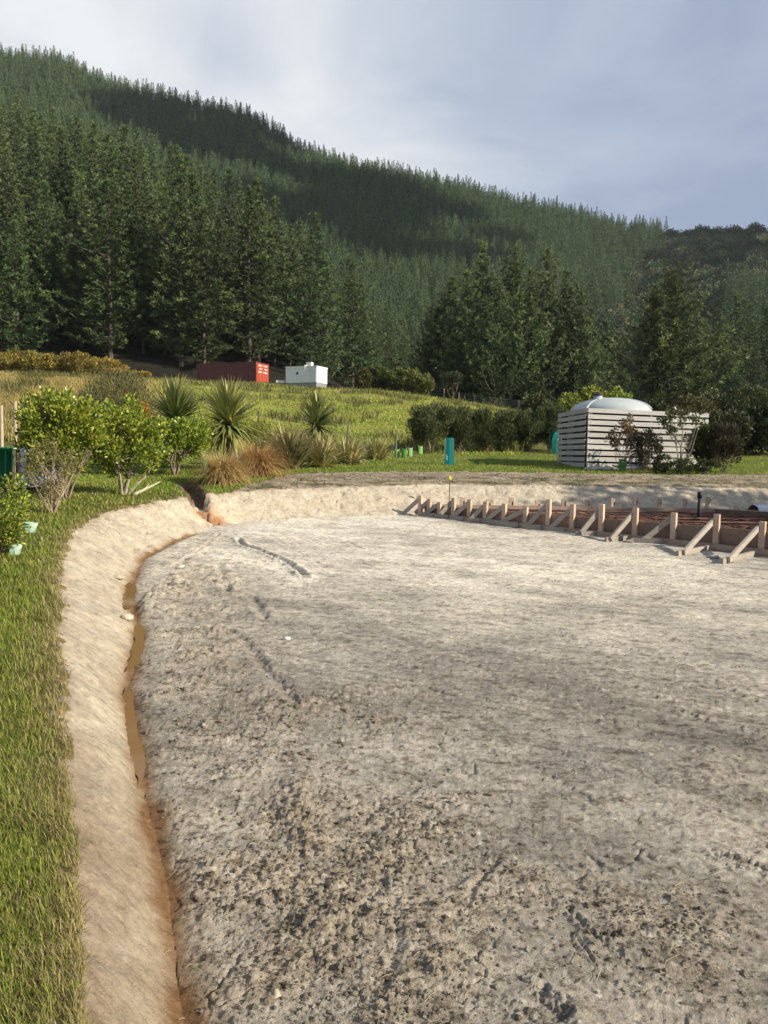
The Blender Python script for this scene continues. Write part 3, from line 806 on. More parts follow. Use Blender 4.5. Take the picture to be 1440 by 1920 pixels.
# --- clump of broad pines behind the paddock fence
CL = [(806, 575, 104, 1.15), (840, 520, 100, 1.2), (868, 505, 92, 1.1), (897, 449, 96, 1.0), (925, 520, 88, 1.0), (957, 455, 95, 1.0), (985, 500, 90, 0.95), (1016, 468, 96, 0.9), (1050, 502, 94, 0.95), (1078, 545, 92, 0.95), (1100, 572, 98, 1.0), (1128, 598, 104, 1.0), (1150, 628, 108, 1.1), (770, 640, 118, 1.1), (738, 650, 130, 1.1)]
CLAB = {897: 'tallest broad pine left of centre in the clump above the hedge, with a pointed top', 957: 'tall pointed broad pine in the middle of the clump above the dark hedge', 1016: 'third pointed broad pine in the clump, right of its two tallest'}
for px, top, Y, w in CL:
    g = px_at(px, Y); tz = at_y(px, top, Y)[2]
    place_pine(WIDE[rng.integers(0, 3)], g[0], Y, tz - g[2], CLAB.get(px, ('dark shaded broad pine on the left flank of the clump' if px < 890 else 'broad bushy pine on the right flank of the clump' if px > 1030 else 'shorter broad pine filling between the tall tops of the clump')),
               'broad pines in the clump behind the fence', w)
# --- the lone spreading pine behind the tank
cr, tk = MB(), MB()
c_, t_k = make_pine(Ht=14.2, bare=0.03, lmax=5.2, gap=0.50, nb=6, tsp=0.36, k=16, tl=0.46, tw=0.09, rise=0.22, pw=0.62, bulge=0.12, ragged=0.36, base=(0.050, 0.082, 0.028), tip=(0.235, 0.290, 0.100), dead=False)
g = px_at(1247, 74)
s = (at_y(1247, 500, 74)[2] - g[2]) / 14.2
lone = thing('pine_tree', 'lone spreading pine with sunlit right side standing behind the water tank', 'tree', g - [0, 0, 0.2], 2.2, scale=s)
t_k.build('trunk', M_bark, lone); c_.build('crown', M_pine, lone)
c2_, t2_ = make_pine(Ht=12.0, bare=0.3, lmax=2.3, gap=0.45, nb=5, tsp=0.24, k=9, tl=0.42, tw=0.08, rise=0.3, pw=0.7, base=(0.050, 0.082, 0.028), tip=(0.235, 0.290, 0.100), dead=False)
for ob, mbx, mm in (('limb', t2_, M_bark), ('crown', c2_, M_pine)):
    o = mbx.build(ob, mm, lone); o.location = (1.3, 0.8, 0.5)
# --- pines on the dark slope at the right edge
RS = [(1290, 560, 118), (1312, 600, 108), (1332, 575, 122), (1350, 610, 106), (1368, 545, 128), (1372, 640, 100), (1392, 520, 138), (1400, 600, 112), (1418, 500, 146), (1426, 570, 122), (1440, 480, 150), (1446, 540, 130), (1340, 540, 150), (1385, 500, 160), (1405, 640, 104), (1462, 600, 112)]
for px, top, Y in RS:
    g = px_at(px, Y); tz = at_y(px, top, Y)[2]
    h_ = float(np.clip(tz - g[2], 8, 26))
    place_pine(PLANT[[0, 3, 1][rng.integers(0, 3)]], g[0], Y, h_, 'slim dark pine on the shaded slope right of the lone spreading pine', 'pines on the right slope', 1.15)

# ------------------------------------------------------------------ far forest: one mass each, instanced through geometry nodes
LIB = bpy.data.collections.new('far_tree_library')
BLIB = bpy.data.collections.new('far_bush_library')
SLIB = bpy.data.collections.new('stand_tree_library')
def to_lib(o, lib):
    COL.objects.unlink(o); lib.objects.link(o)
for k in range(4):
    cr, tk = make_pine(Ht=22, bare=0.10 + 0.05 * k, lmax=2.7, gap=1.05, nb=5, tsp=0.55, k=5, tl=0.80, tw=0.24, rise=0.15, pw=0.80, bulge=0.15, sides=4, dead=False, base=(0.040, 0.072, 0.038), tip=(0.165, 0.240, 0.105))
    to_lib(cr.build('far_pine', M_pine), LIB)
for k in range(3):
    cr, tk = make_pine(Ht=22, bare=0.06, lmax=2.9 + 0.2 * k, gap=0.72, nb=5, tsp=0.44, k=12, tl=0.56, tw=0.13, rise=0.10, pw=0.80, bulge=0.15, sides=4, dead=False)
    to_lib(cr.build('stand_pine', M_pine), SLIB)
def blob_tree(Rr, nclump, per, lsz, base, tip):
    mb = MB()
    d = rng.normal(size=(nclump, 3)); d /= np.linalg.norm(d, axis=1)[:, None]; d[:, 2] = np.abs(d[:, 2]) * 1.0 - 0.25
    cc = d * Rr * (0.65 + 0.35 * rng.random((nclump, 1))) * np.array([1, 1, 0.8]); cc[:, 2] += Rr * 0.9
    P = np.repeat(cc, per, 0); o = rng.normal(size=P.shape); o /= np.linalg.norm(o, axis=1)[:, None]
    P = P + o * Rr * 0.30 * rng.random((len(P), 1)) ** 0.4
    g = rng.random((len(P), 1))
    mb.quads(P, o + np.repeat(d, per, 0) * 0.7 + rng.normal(size=P.shape) * 0.4, lsz, lsz * 0.6, c=np.array(base)[None] * (1 - g) + np.array(tip)[None] * g)
    mb.tube([[0, 0, -1.5], [0.1, 0, Rr * 0.9]], [Rr * 0.08, Rr * 0.05], 5, (0.12, 0.10, 0.08))
    return mb
for k in range(4):
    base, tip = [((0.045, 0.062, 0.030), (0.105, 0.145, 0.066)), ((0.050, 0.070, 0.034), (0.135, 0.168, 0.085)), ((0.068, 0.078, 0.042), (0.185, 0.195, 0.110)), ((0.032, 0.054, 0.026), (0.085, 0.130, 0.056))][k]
    to_lib(blob_tree(3.2 + 0.5 * k, 34, 22, 0.75, base, tip).build('far_bush', M_bush), BLIB)
def forest(name, pts, lib, smin, smax, label):
    pts = np.asarray(pts)
    V = np.c_[pts, ground(pts[:, 0], pts[:, 1]) - 0.3]
    me = bpy.data.meshes.new(name); me.vertices.add(len(V)); me.vertices.foreach_set('co', V.astype(np.float32).ravel()); me.update()
    o = bpy.data.objects.new(name, me); COL.objects.link(o)
    ng = bpy.data.node_groups.new(name, 'GeometryNodeTree')
    ng.interface.new_socket('Geometry', in_out='INPUT', socket_type='NodeSocketGeometry')
    ng.interface.new_socket('Geometry', in_out='OUTPUT', socket_type='NodeSocketGeometry')
    gi = ng.nodes.new('NodeGroupInput'); go = ng.nodes.new('NodeGroupOutput')
    ip = ng.nodes.new('GeometryNodeInstanceOnPoints'); ci = ng.nodes.new('GeometryNodeCollectionInfo')
    ci.inputs['Collection'].default_value = lib; ci.inputs['Separate Children'].default_value = True; ci.inputs['Reset Children'].default_value = True
    ip.inputs['Pick Instance'].default_value = True
    rv = ng.nodes.new('FunctionNodeRandomValue'); rv.data_type = 'FLOAT_VECTOR'; rv.inputs[0].default_value = (-0.04, -0.04, 0); rv.inputs[1].default_value = (0.04, 0.04, 6.28)
    rs = ng.nodes.new('FunctionNodeRandomValue'); rs.data_type = 'FLOAT_VECTOR'; rs.inputs['Seed'].default_value = 5
    wd_ = 1.3 if lib is LIB else 1.0
    rs.inputs[0].default_value = (smin * wd_, smin * wd_, smin); rs.inputs[1].default_value = (smax * wd_, smax * wd_, smax)
    ng.links.new(gi.outputs[0], ip.inputs['Points']); ng.links.new(ci.outputs[0], ip.inputs['Instance'])
    ng.links.new(rv.outputs[0], ip.inputs['Rotation']); ng.links.new(rs.outputs[0], ip.inputs['Scale'])
    ng.links.new(ip.outputs[0], go.inputs[0])
    md = o.modifiers.new('trees', 'NODES'); md.node_group = ng
    kind(o, 'stuff', label)
    return o
fp, bp = [], []
yy = 178.0
while yy < 475:
    x = -0.62 * yy
    while x < 0.66 * yy:
        xj, yj = x + rng.normal() * 1.0, yy + rng.normal() * 1.0
        u = xj / yj
        edge = 0.325 - 0.10 * sstep(430, 250, yj) + 0.02 * math.sin(yj * 0.06) + 0.01 * rng.normal()
        if u < edge and (yj > 240 or u > 0.015) and (u > -0.05 or yj > 262): fp.append((xj, yj))
        elif u > 0.43 and yj < 300 and u < 0.7: fp.append((xj, yj))
        x += 3.3
    yy += 3.3
yy = 150.0
while yy < 475:
    x = 0.20 * yy
    while x < 0.66 * yy:
        xj, yj = x + rng.normal() * 1.5, yy + rng.normal() * 1.5
        u = xj / yj
        edge = 0.325 - 0.10 * sstep(430, 250, yj) + 0.02 * math.sin(yj * 0.06)
        if u >= edge and not (u > 0.43 and yj < 300): bp.append((xj, yj))
        x += 6.6
    yy += 6.2
forest('pine_stand_rear', STAND_REST, SLIB, 0.88, 1.15, 'rear rows of the near plantation stand, seen only as tops')
forest('pine_forest', fp, LIB, 0.58, 0.78, 'dense pine plantation covering the far hillside')
forest('native_bush', bp, BLIB, 0.8, 1.6, 'round crowned native bush in the gully and along the right ridge')
print('pines', len(PTREES), 'far', len(fp), 'bush', len(bp))

# ------------------------------------------------------------------ garden plants
def make_shrub(rx, ht, n, ll, lw, cols, nstem=6, low=0.25, up=0.5, clump=0.30, ncl=26, stemr=0.02, stemc=(0.20, 0.155, 0.11), ry=None, vase=0.0, p=None, tops=None):
    """foliage and stems of a leafy shrub with its foot at the origin"""
    ry = ry or rx
    fo, sm = MB(), MB()
    d = rng.normal(size=(ncl, 3)); d /= np.linalg.norm(d, axis=1)[:, None]
    rad = 0.45 + 0.5 * rng.random((ncl, 1)) ** 0.6
    zc = ht * (low + 1) / 2; hz = ht * (1 - low) / 2
    cc = d * rad
    wz = 1 + vase * cc[:, 2]
    cc = np.c_[cc[:, 0] * rx * wz, cc[:, 1] * ry * wz, zc + cc[:, 2] * hz * (1 - clump * 0.4)]
    per = n // ncl
    P = np.repeat(cc, per, 0)
    o = rng.normal(size=P.shape); o /= np.linalg.norm(o, axis=1)[:, None]
    q = rng.random((len(P), 1)) ** 0.45
    P = P + o * q * clump * np.array([rx, ry, hz * 1.1])
    P[:, 2] = np.maximum(P[:, 2], 0.03)
    outv = P - np.array([0, 0, zc * 0.7]); outv /= np.linalg.norm(outv, axis=1)[:, None] + 1e-9
    D = outv * 0.6 + o * 0.5 + rng.normal(size=P.shape) * 0.5; D[:, 2] += up
    C = pick(len(P), cols, p) * (0.75 + 0.5 * rng.random((len(P), 1)))
    fo.quads(P, D, ll * (0.6 + 0.8 * rng.random(len(P))), lw * (0.7 + 0.6 * rng.random(len(P))), c=C)
    for k in range(nstem):
        an = k * 6.283 / nstem + rng.random(); b0 = np.array([math.cos(an), math.sin(an), 0]) * 0.05 * rx
        tg = cc[rng.integers(0, ncl)]
        mid = (b0 + tg) / 2 + np.array([rng.normal() * 0.08 * rx, rng.normal() * 0.08 * rx, -0.04 * ht])
        sm.tube([b0 - [0, 0, 0.08], b0 * 0.5 + mid * 0.5, mid, tg], [stemr, stemr * 0.8, stemr * 0.6, stemr * 0.25], 5, stemc)
        for _ in range(3):
            t2 = cc[rng.integers(0, ncl)]
            if np.linalg.norm(t2 - mid) < rx * 1.3: sm.tube([mid, (mid + t2) / 2 + rng.normal(size=3) * 0.05 * rx, t2], [stemr * 0.5, stemr * 0.35, stemr * 0.15], 4, stemc)
    return fo, sm
def shrub(name, label, cat, base, wpx, top, group=None, mat=None, Y=None, rz=None, part='foliage', **kw):
    g = at(*base) if Y is None else px_at(base[0], Y)
    m = g[1] / FPX
    ht = (at_y(base[0], top, g[1])[2] - g[2]); rx = wpx / 2 * m
    sc = kw.pop('lscale', 1.0)
    fo, sm = make_shrub(rx, ht, **{**dict(n=4000, ll=0.07 * sc, lw=0.035 * sc), **kw})
    r = thing(name, label, cat, g, rng.random() * 6.28 if rz is None else rz, group)
    sm.build('stem', M_bark, r); fo.build(part, mat or M_leaf, r)
    return r
LIME = [(0.11, 0.18, 0.022), (0.21, 0.28, 0.03), (0.34, 0.39, 0.045), (0.48, 0.50, 0.09), (0.05, 0.09, 0.015)]
LIMEP = [0.22, 0.28, 0.28, 0.13, 0.09]
OLIVE = [(0.075, 0.085, 0.030), (0.11, 0.115, 0.040), (0.055, 0.060, 0.022), (0.15, 0.14, 0.055)]
DARKG = [(0.038, 0.055, 0.018), (0.055, 0.075, 0.024), (0.080, 0.100, 0.032)]
shrub('leafy_shrub', 'big glossy lime green shrub left of the others, beside the wire fence', 'shrub', (122, 935), 150, 728, 'lime green garden shrubs', n=9000, ll=0.085, lw=0.05, cols=LIME, p=LIMEP, ncl=44, low=0.18, clump=0.27, nstem=9, stemr=0.028)
shrub('leafy_shrub', 'glossy green shrub on a pale forked trunk, standing at the bank top', 'shrub', (232, 927), 152, 742, 'lime green garden shrubs', n=8000, ll=0.08, lw=0.048, cols=LIME, p=[0.28, 0.30, 0.22, 0.07, 0.13], ncl=40, low=0.18, clump=0.28, nstem=6, stemr=0.032, stemc=(0.28, 0.24, 0.18))
shrub('leafy_shrub', 'rounded lime green shrub under the largest cabbage tree', 'shrub', (326, 892), 128, 776, 'lime green garden shrubs', n=6500, ll=0.09, lw=0.055, cols=LIME, p=LIMEP, ncl=34, low=0.18, clump=0.3, nstem=5, stemr=0.05)
shrub('twiggy_shrub', 'half bare twiggy shrub with small olive leaves in front of the caged tank', 'shrub', (98, 962), 108, 818, None, n=2000, ll=0.045, lw=0.022, cols=[(0.20, 0.19, 0.06), (0.30, 0.25, 0.10), (0.14, 0.15, 0.045)], ncl=60, low=0.15, clump=0.2, nstem=22, stemr=0.012, stemc=(0.34, 0.26, 0.17), vase=0.35)
shrub('corner_shrub', 'small yellow green shrub cut by the left picture edge above the plastic sleeves', 'shrub', (8, 1040), 112, 890, None, n=3600, ll=0.05, lw=0.028, cols=LIME + [(0.25, 0.2, 0.07)], ncl=30, low=0.10, clump=0.32, nstem=12, stemr=0.008, stemc=(0.25, 0.18, 0.11))
shrub('broom_shrub', 'large wispy olive brown shrub behind the lime green shrubs', 'shrub', (222, 868), 130, 690, None, M_fine, Y=27, n=9000, ll=0.16, lw=0.022, cols=OLIVE + [(0.17, 0.13, 0.07)], ncl=50, low=0.15, up=1.1, clump=0.34, nstem=10)
shrub('orange_shrub', 'small shrub with orange autumn leaves behind the lime green shrubs', 'shrub', (264, 868), 34, 755, None, Y=23.5, n=900, ll=0.07, lw=0.05, cols=[(0.50, 0.19, 0.02), (0.42, 0.24, 0.03), (0.30, 0.16, 0.03)], ncl=10, low=0.45, clump=0.5)
shrub('yellow_shrub', 'small yellow green shrub between the second cabbage tree and flax', 'shrub', (492, 862), 62, 790, None, Y=25.5, n=1800, ll=0.075, lw=0.05, cols=[(0.24, 0.26, 0.03), (0.32, 0.32, 0.045), (0.13, 0.17, 0.025)], ncl=16, low=0.3, clump=0.35)

def cabbage(label, base, head, rpx, nleaf, Y=None, dead=True, ln=1.0, cols=None):
    g = px_at(base, Y)
    m = Y / FPX
    hz = at_y(base, head, Y)[2] - g[2]
    R0 = rpx * m
    r = thing('cabbage_tree', label, 'cabbage tree', g, 0, 'spiky cabbage trees in the garden')
    tk = MB(); zz = np.linspace(-0.1, hz, 7)
    tk.tube(np.c_[0.04 * np.sin(zz * 2), 0.03 * np.cos(zz * 3), zz], np.linspace(0.10, 0.065, 7), 8, (0.22, 0.18, 0.13)); tk.build('trunk', M_bark, r)
    lf = MB()
    lean = np.abs(rng.normal(0, 1, nleaf) * 0.30 + np.linspace(0.05, 2.0, nleaf))
    base_p = np.c_[rng.normal(size=nleaf) * 0.03, rng.normal(size=nleaf) * 0.03, hz - 0.20 * np.linspace(0, 1, nleaf) + 0.1]
    L_ = R0 * (1.25 + 0.35 * rng.random(nleaf))
    c = pick(nleaf, cols or [(0.090, 0.140, 0.038), (0.135, 0.190, 0.052), (0.21, 0.25, 0.072), (0.06, 0.10, 0.030)]) * (0.85 + 0.3 * rng.random((nleaf, 1)))
    lf.blades(base_p, rng.random(nleaf) * 6.283, L_, 0.10 * (0.8 + 0.5 * rng.random(nleaf)), lean, c, seg=5, droop=0.25 + 0.55 * rng.random(nleaf) * np.clip(lean, 0.2, 1.5), tipc=(0.30, 0.29, 0.10))
    lf.build('leaf_head', M_sword, r)
    if dead:
        sk = MB(); n = nleaf // 3
        sk.blades(np.c_[rng.normal(size=n) * 0.06, rng.normal(size=n) * 0.06, np.full(n, hz) - 0.1], rng.random(n) * 6.28, R0 * (0.7 + 0.4 * rng.random(n)), 0.05, 2.2 + 0.4 * rng.random(n), pick(n, [(0.30, 0.25, 0.11), (0.22, 0.20, 0.08), (0.36, 0.33, 0.10)]), seg=4, droop=0.5)
        sk.build('dead_leaf_skirt', M_sword, r)
    return r
cabbage('largest cabbage tree with a broad dark spiky head behind the lime shrubs', 330, 790, 56, 420, Y=22.5)
cabbage('cabbage tree with a drooping yellow green skirt right of the largest one', 428, 796, 58, 400, Y=23.5, cols=[(0.13, 0.19, 0.052), (0.21, 0.26, 0.065), (0.09, 0.14, 0.038), (0.36, 0.36, 0.09)])
cabbage('smallest cabbage tree, standing by itself behind the dark flax clump', 594, 798, 43, 320, Y=27.5)

def flax(label, base, wpx, top, n, cols, group='flax clumps at the foot of the paddock', lean=0.55):
    g = at(*base); m = g[1] / FPX
    r = thing('flax_clump', label, 'flax', g, 0, group)
    ht = at_y(base[0], top, g[1])[2] - g[2]
    mb = MB()
    an = rng.random(n) * 6.283; rad = wpx / 2 * m * 0.35 * np.sqrt(rng.random(n))
    mb.blades(np.c_[rad * np.cos(an), rad * np.sin(an), np.full(n, -0.03)], an + rng.normal(size=n) * 0.6, ht * (0.95 + 0.6 * rng.random(n)), 0.085 * (0.7 + 0.6 * rng.random(n)), np.abs(rng.normal(size=n)) * lean * 0.8 + 0.05,
              pick(n, cols) * (0.8 + 0.4 * rng.random((n, 1))), seg=5, droop=0.3 + 1.3 * rng.random(n) ** 1.5, tipc=(0.40, 0.34, 0.16))
    mb.build('leaf_fan', M_sword, r)
    return r
FX1 = [(0.075, 0.085, 0.028), (0.12, 0.125, 0.042), (0.20, 0.19, 0.07), (0.045, 0.05, 0.018)]
FX2 = [(0.30, 0.30, 0.09), (0.46, 0.42, 0.16), (0.19, 0.21, 0.06), (0.58, 0.50, 0.24)]
flax('dark olive flax clump beside the reddish tussock', (545, 880), 78, 806, 300, FX1)
flax('low pale striped flax clump below the smallest cabbage tree', (600, 876), 70, 822, 260, FX2, lean=0.75)
flax('low pale flax clump in front of the thin dark fence post', (652, 870), 76, 824, 280, FX2, lean=0.8)
flax('low pale flax clump last on the right before the green sleeves', (706, 862), 66, 826, 240, FX2, lean=0.85)
def tussock(label, base, wpx, top, cols):
    g = at(*base); m = g[1] / FPX
    r = thing('tussock_grass', label, 'tussock', g, 0, 'weeping tussock grasses')
    ht = at_y(base[0], top, g[1])[2] - g[2]; rx = wpx / 2 * m; n = 2600
    mb = MB(); an = rng.random(n) * 6.283; rad = rx * 0.22 * np.sqrt(rng.random(n))
    mb.blades(np.c_[rad * np.cos(an), rad * np.sin(an), np.full(n, -0.02)], an + rng.normal(size=n) * 0.7, (ht + rx) * 0.85 * (0.55 + 0.6 * rng.random(n)), 0.018, np.abs(rng.normal(size=n)) * 0.5,
              pick(n, cols) * (0.7 + 0.6 * rng.random((n, 1))), seg=5, droop=1.2 + 1.3 * rng.random(n), tipc=(0.52, 0.36, 0.16))
    mb.build('leaf_tuft', M_grass, r)
tussock('tan weeping tussock beside the small gully', (418, 906), 78, 846, [(0.60, 0.45, 0.19), (0.70, 0.55, 0.26), (0.42, 0.32, 0.13)])
tussock('reddish brown weeping tussock, bigger and right of the tan one', (482, 893), 100, 836, [(0.47, 0.27, 0.10), (0.56, 0.35, 0.14), (0.36, 0.20, 0.075)])

# hedge of fine leaved dark shrubs along the back of the lawn
HC = [(0.060, 0.085, 0.030), (0.098, 0.125, 0.046), (0.165, 0.175, 0.075), (0.036, 0.052, 0.020)]
for k, (px, w, top, base, lab) in enumerate([(808, 72, 752, 851, 'first and tallest shrub of the dark fine leaved hedge, at its left end'), (862, 58, 764, 850, 'second dark hedge shrub from the left, behind the teal tree guard'),
        (906, 56, 768, 848, 'third dark hedge shrub from the left, directly right of the teal tree guard'), (946, 50, 766, 847, 'fourth dark hedge shrub from the left end'), (986, 58, 764, 846, 'fifth dark hedge shrub from the left end'),
        (1030, 56, 752, 846, 'hedge shrub behind the twisted teal guard beside the slatted fence')]):
    shrub('hedge_shrub', lab, 'shrub', (px, base), w * 1.14, top, 'dark hedge shrubs along the lawn', M_fine, n=9500, ll=0.17, lw=0.035, cols=HC, ncl=46, low=0.06, up=1.0, clump=0.30, nstem=7, stemr=0.03, vase=0.15)
for k, (px, w, top, Y, cols, lab) in enumerate([(1358, 84, 772, 39, [(0.03, 0.036, 0.014), (0.05, 0.055, 0.022), (0.08, 0.07, 0.035)], 'dark olive bush behind the right end of the slatted fence'), (1408, 90, 764, 40, [(0.025, 0.032, 0.013), (0.04, 0.046, 0.019)], 'very dark bush at the right edge of the lawn'),
        (1452, 80, 756, 40, [(0.025, 0.032, 0.013), (0.04, 0.046, 0.019)], 'very dark bush cut by the right picture edge'), (1000, 60, 742, 50, OLIVE, 'olive bush rising behind the hedge left of the tank'), (1062, 56, 736, 52, [(0.20, 0.23, 0.04), (0.30, 0.31, 0.055), (0.12, 0.14, 0.03)], 'yellow green bush behind the left side of the tank'),
        (1110, 60, 727, 54, [(0.25, 0.29, 0.04), (0.37, 0.39, 0.06), (0.15, 0.18, 0.03)], 'bright yellow green bush directly behind the tank lid'), (1152, 56, 728, 54, [(0.24, 0.28, 0.04), (0.35, 0.37, 0.06), (0.14, 0.17, 0.03)], 'yellow green bush behind the right side of the tank dome'),
        (1215, 70, 752, 50, OLIVE, 'olive scrub bush below the lone pine, above the slatted fence'), (1290, 84, 742, 52, OLIVE, 'olive scrub bush right of the lone pine foot'), (1350, 90, 728, 58, DARKG, 'dark green scrub bush at the foot of the right slope'), (1418, 96, 722, 60, DARKG, 'dark scrub bush below the slim pines at the right edge')]):
    shrub('scrub_bush', lab, 'bush', (px, 850), w, top, 'scrub bushes behind the lawn', M_bush, Y=Y, n=4200, ll=0.22, lw=0.12, cols=cols, ncl=36, low=0.03, up=0.4, clump=0.34, nstem=4)
# bushes on top of the paddock
for px, w, top, Y, lab in [(682, 34, 694, 82, 'left bush on the hilltop, beside the bare earth scar'), (708, 46, 684, 83, 'tallest hilltop bush at the top of the paddock'), (742, 46, 688, 82, 'third hilltop bush from the left'), (770, 44, 694, 81, 'fourth hilltop bush from the left'), (794, 30, 702, 80, 'lowest hilltop bush, last on the right beside the first fence post')]:
    shrub('hilltop_bush', lab, 'bush', (px, 740), w, top, 'bushes on the crest of the paddock', M_bush, Y=Y, n=2600, ll=0.26, lw=0.15, cols=[(0.105, 0.125, 0.030), (0.16, 0.17, 0.045), (0.075, 0.09, 0.025)], ncl=26, low=0.05, up=0.5, clump=0.36, nstem=4)
shrub('small_tree', 'small flat topped tree behind the paddock fence posts', 'tree', (846, 750), 44, 700, None, M_bush, Y=83, part='crown', n=1300, ll=0.25, lw=0.13, cols=[(0.075, 0.085, 0.035), (0.12, 0.125, 0.06)], ncl=18, low=0.55, up=0.2, clump=0.4, nstem=3, stemr=0.06)
# flowering gorse in front of the plantation
GC = [(0.24, 0.205, 0.045), (0.34, 0.255, 0.05), (0.15, 0.145, 0.038), (0.10, 0.10, 0.03), (0.46, 0.34, 0.05)]
for k, px in enumerate([-14, 14, 44, 72, 102, 130, 158, 184, 208, 232, 252]):
    top = 656 + 0.07 * max(px, 0) + rng.normal() * 4 + (14 if px > 220 else 0)
    lab = {0: 'yellow flowering gorse bush cut by the left picture edge', 10: 'last low gorse bush at the right end of the flowering row'}.get(k, 'yellow brown flowering gorse bush in the row before the dark pines')
    shrub('gorse_bush', lab, 'gorse', (px, 720), 46 + rng.random() * 14, top, 'flowering gorse bushes along the plantation', M_bush, Y=73 + rng.random() * 4, n=2600, ll=0.20, lw=0.10, cols=GC, p=[0.25, 0.22, 0.2, 0.18, 0.15], ncl=34, low=0.02, up=0.6, clump=0.30, nstem=5, stemc=(0.2, 0.14, 0.08))

# ------------------------------------------------------------------ grass
def scatter(n, umin, umax, ymin, ymax, pw):
    y = (ymin ** (1 - pw) + rng.random(n) * (ymax ** (1 - pw) - ymin ** (1 - pw))) ** (1 / (1 - pw))
    u = umin + rng.random(n) * (umax - umin)
    return u * y, y
x, y = scatter(230000, -0.62, 0.05, 1.2, 17, 1.35)
_, dt_, dl_, dd_, gd_ = Hnear(x, y)
ok = (dl_ > -0.02) & ~((gd_ < 0.34) & (y > 12)) & (x < np.interp(y, [0, 14, 15.5, 17], [3, 3, -2.5, -2.5]))
x, y, dl_ = x[ok], y[ok], dl_[ok]
z = ground(x, y); n = len(x)
tuftn = 0.5 + fbm(x * 3.5, y * 3.5, 3)
straw = np.clip(np.exp(-np.maximum(dl_, 0) / 0.14) * 0.85 + 0.35 * fbm(x * 1.1, y * 1.1, 3) + 0.12, 0, 0.9)
gcol = pick(n, [(0.18, 0.245, 0.028), (0.26, 0.315, 0.042), (0.35, 0.365, 0.07), (0.095, 0.145, 0.018)])
sc_ = pick(n, [(0.34, 0.275, 0.11), (0.26, 0.235, 0.085), (0.42, 0.34, 0.17)])
gcol = np.where((rng.random(n) < straw)[:, None], sc_, gcol) * (0.75 + 0.5 * rng.random((n, 1)))
gb = MB()
gb.blades(np.c_[x, y, z - 0.005], rng.random(n) * 6.283, (0.026 + 0.042 * rng.random(n)) * (0.7 + 0.7 * np.clip(tuftn, 0, 1)) * np.clip(y / 4, 1, 1.6), np.maximum(0.0035, y * 0.0010), np.abs(rng.normal(size=n)) * 0.55, gcol, seg=3, droop=0.3 + 1.0 * rng.random(n))
kind(gb.build('grass', M_grass), 'stuff', 'short green grass with straw coloured tips along the left bank')
# lawn beyond the excavation
x, y = scatter(150000, -0.45, 0.55, 17, 40, 1.01)
_, dt_, dl_, dd_, gd_ = Hnear(x, y)
eyb = np.interp(x, EDGE[:, 0], EDGE[:, 1], left=-5) + 0.30 * fbm(x * 1.6, y * 1.6, 3)
ok = (y > eyb) & (dl_ > 0) & (gd_ > 0.34)
x, y = x[ok], y[ok]; n = len(x); z = ground(x, y)
m_ = np.clip(0.5 + 1.1 * fbm(x * 0.5, y * 0.5, 4), 0, 1)
gcol = lerp3((0.17, 0.265, 0.03), (0.30, 0.33, 0.07), m_) * (0.75 + 0.5 * rng.random((n, 1)))
gb = MB()
gb.blades(np.c_[x, y, z - 0.01], rng.random(n) * 6.283, 0.05 + 0.05 * rng.random(n), 0.022, np.abs(rng.normal(size=n)) * 0.6, gcol, seg=2, droop=0.5)
kind(gb.build('lawn_grass', M_grass), 'stuff', 'mown grass of the lawn behind the excavation')
# rough pasture on the paddock
x, y = scatter(95000, -0.56, 0.30, 33, 90, 0.6)
u = x / y; n = len(x)
keep = (y > 36 - 5 * sstep(0, -0.2, u) + 30 * sstep(0.17, 0.22, u)) & (y < 88)
x, y, u = x[keep], y[keep], u[keep]; n = len(x); z = ground(x, y)
pat = fbm(x / 4, y / 4, 4); rush = sstep(0.02, 0.25, fbm(x / 3.2 + 9, y / 4.5, 4) + 0.28 * sstep(52, 76, y) - 0.12)
dry = np.clip(sstep(-0.24, -0.33, u) + 0.5 * np.clip(pat, 0, 1), 0, 1)
gcol = lerp3((0.24, 0.315, 0.042), (0.40, 0.395, 0.09), np.clip(0.5 + 1.2 * pat, 0, 1))
gcol = mixc(gcol, (0.40, 0.31, 0.125), dry * 0.85)
isr = rng.random(n) < rush * 0.75
gcol[isr] = pick(int(isr.sum()), [(0.090, 0.100, 0.030), (0.14, 0.140, 0.045), (0.21, 0.18, 0.075)])
gcol = gcol * (0.7 + 0.6 * rng.random((n, 1)))
ln_ = np.where(isr, (0.40 + 0.40 * rng.random(n)) * np.interp(y, [60, 74], [1, 0.6]), 0.10 + 0.16 * rng.random(n)) + 0.35 * sstep(-0.24, -0.33, u) * sstep(66, 58, y)
gb = MB()
gb.blades(np.c_[x, y, z - 0.02], rng.random(n) * 6.283, ln_, 0.05 + 0.03 * rng.random(n), np.abs(rng.normal(size=n)) * 0.45, gcol, seg=2, droop=0.7)
kind(gb.build('pasture_grass', M_grass), 'stuff', 'rough yellow green pasture with dark rush clumps on the slope')
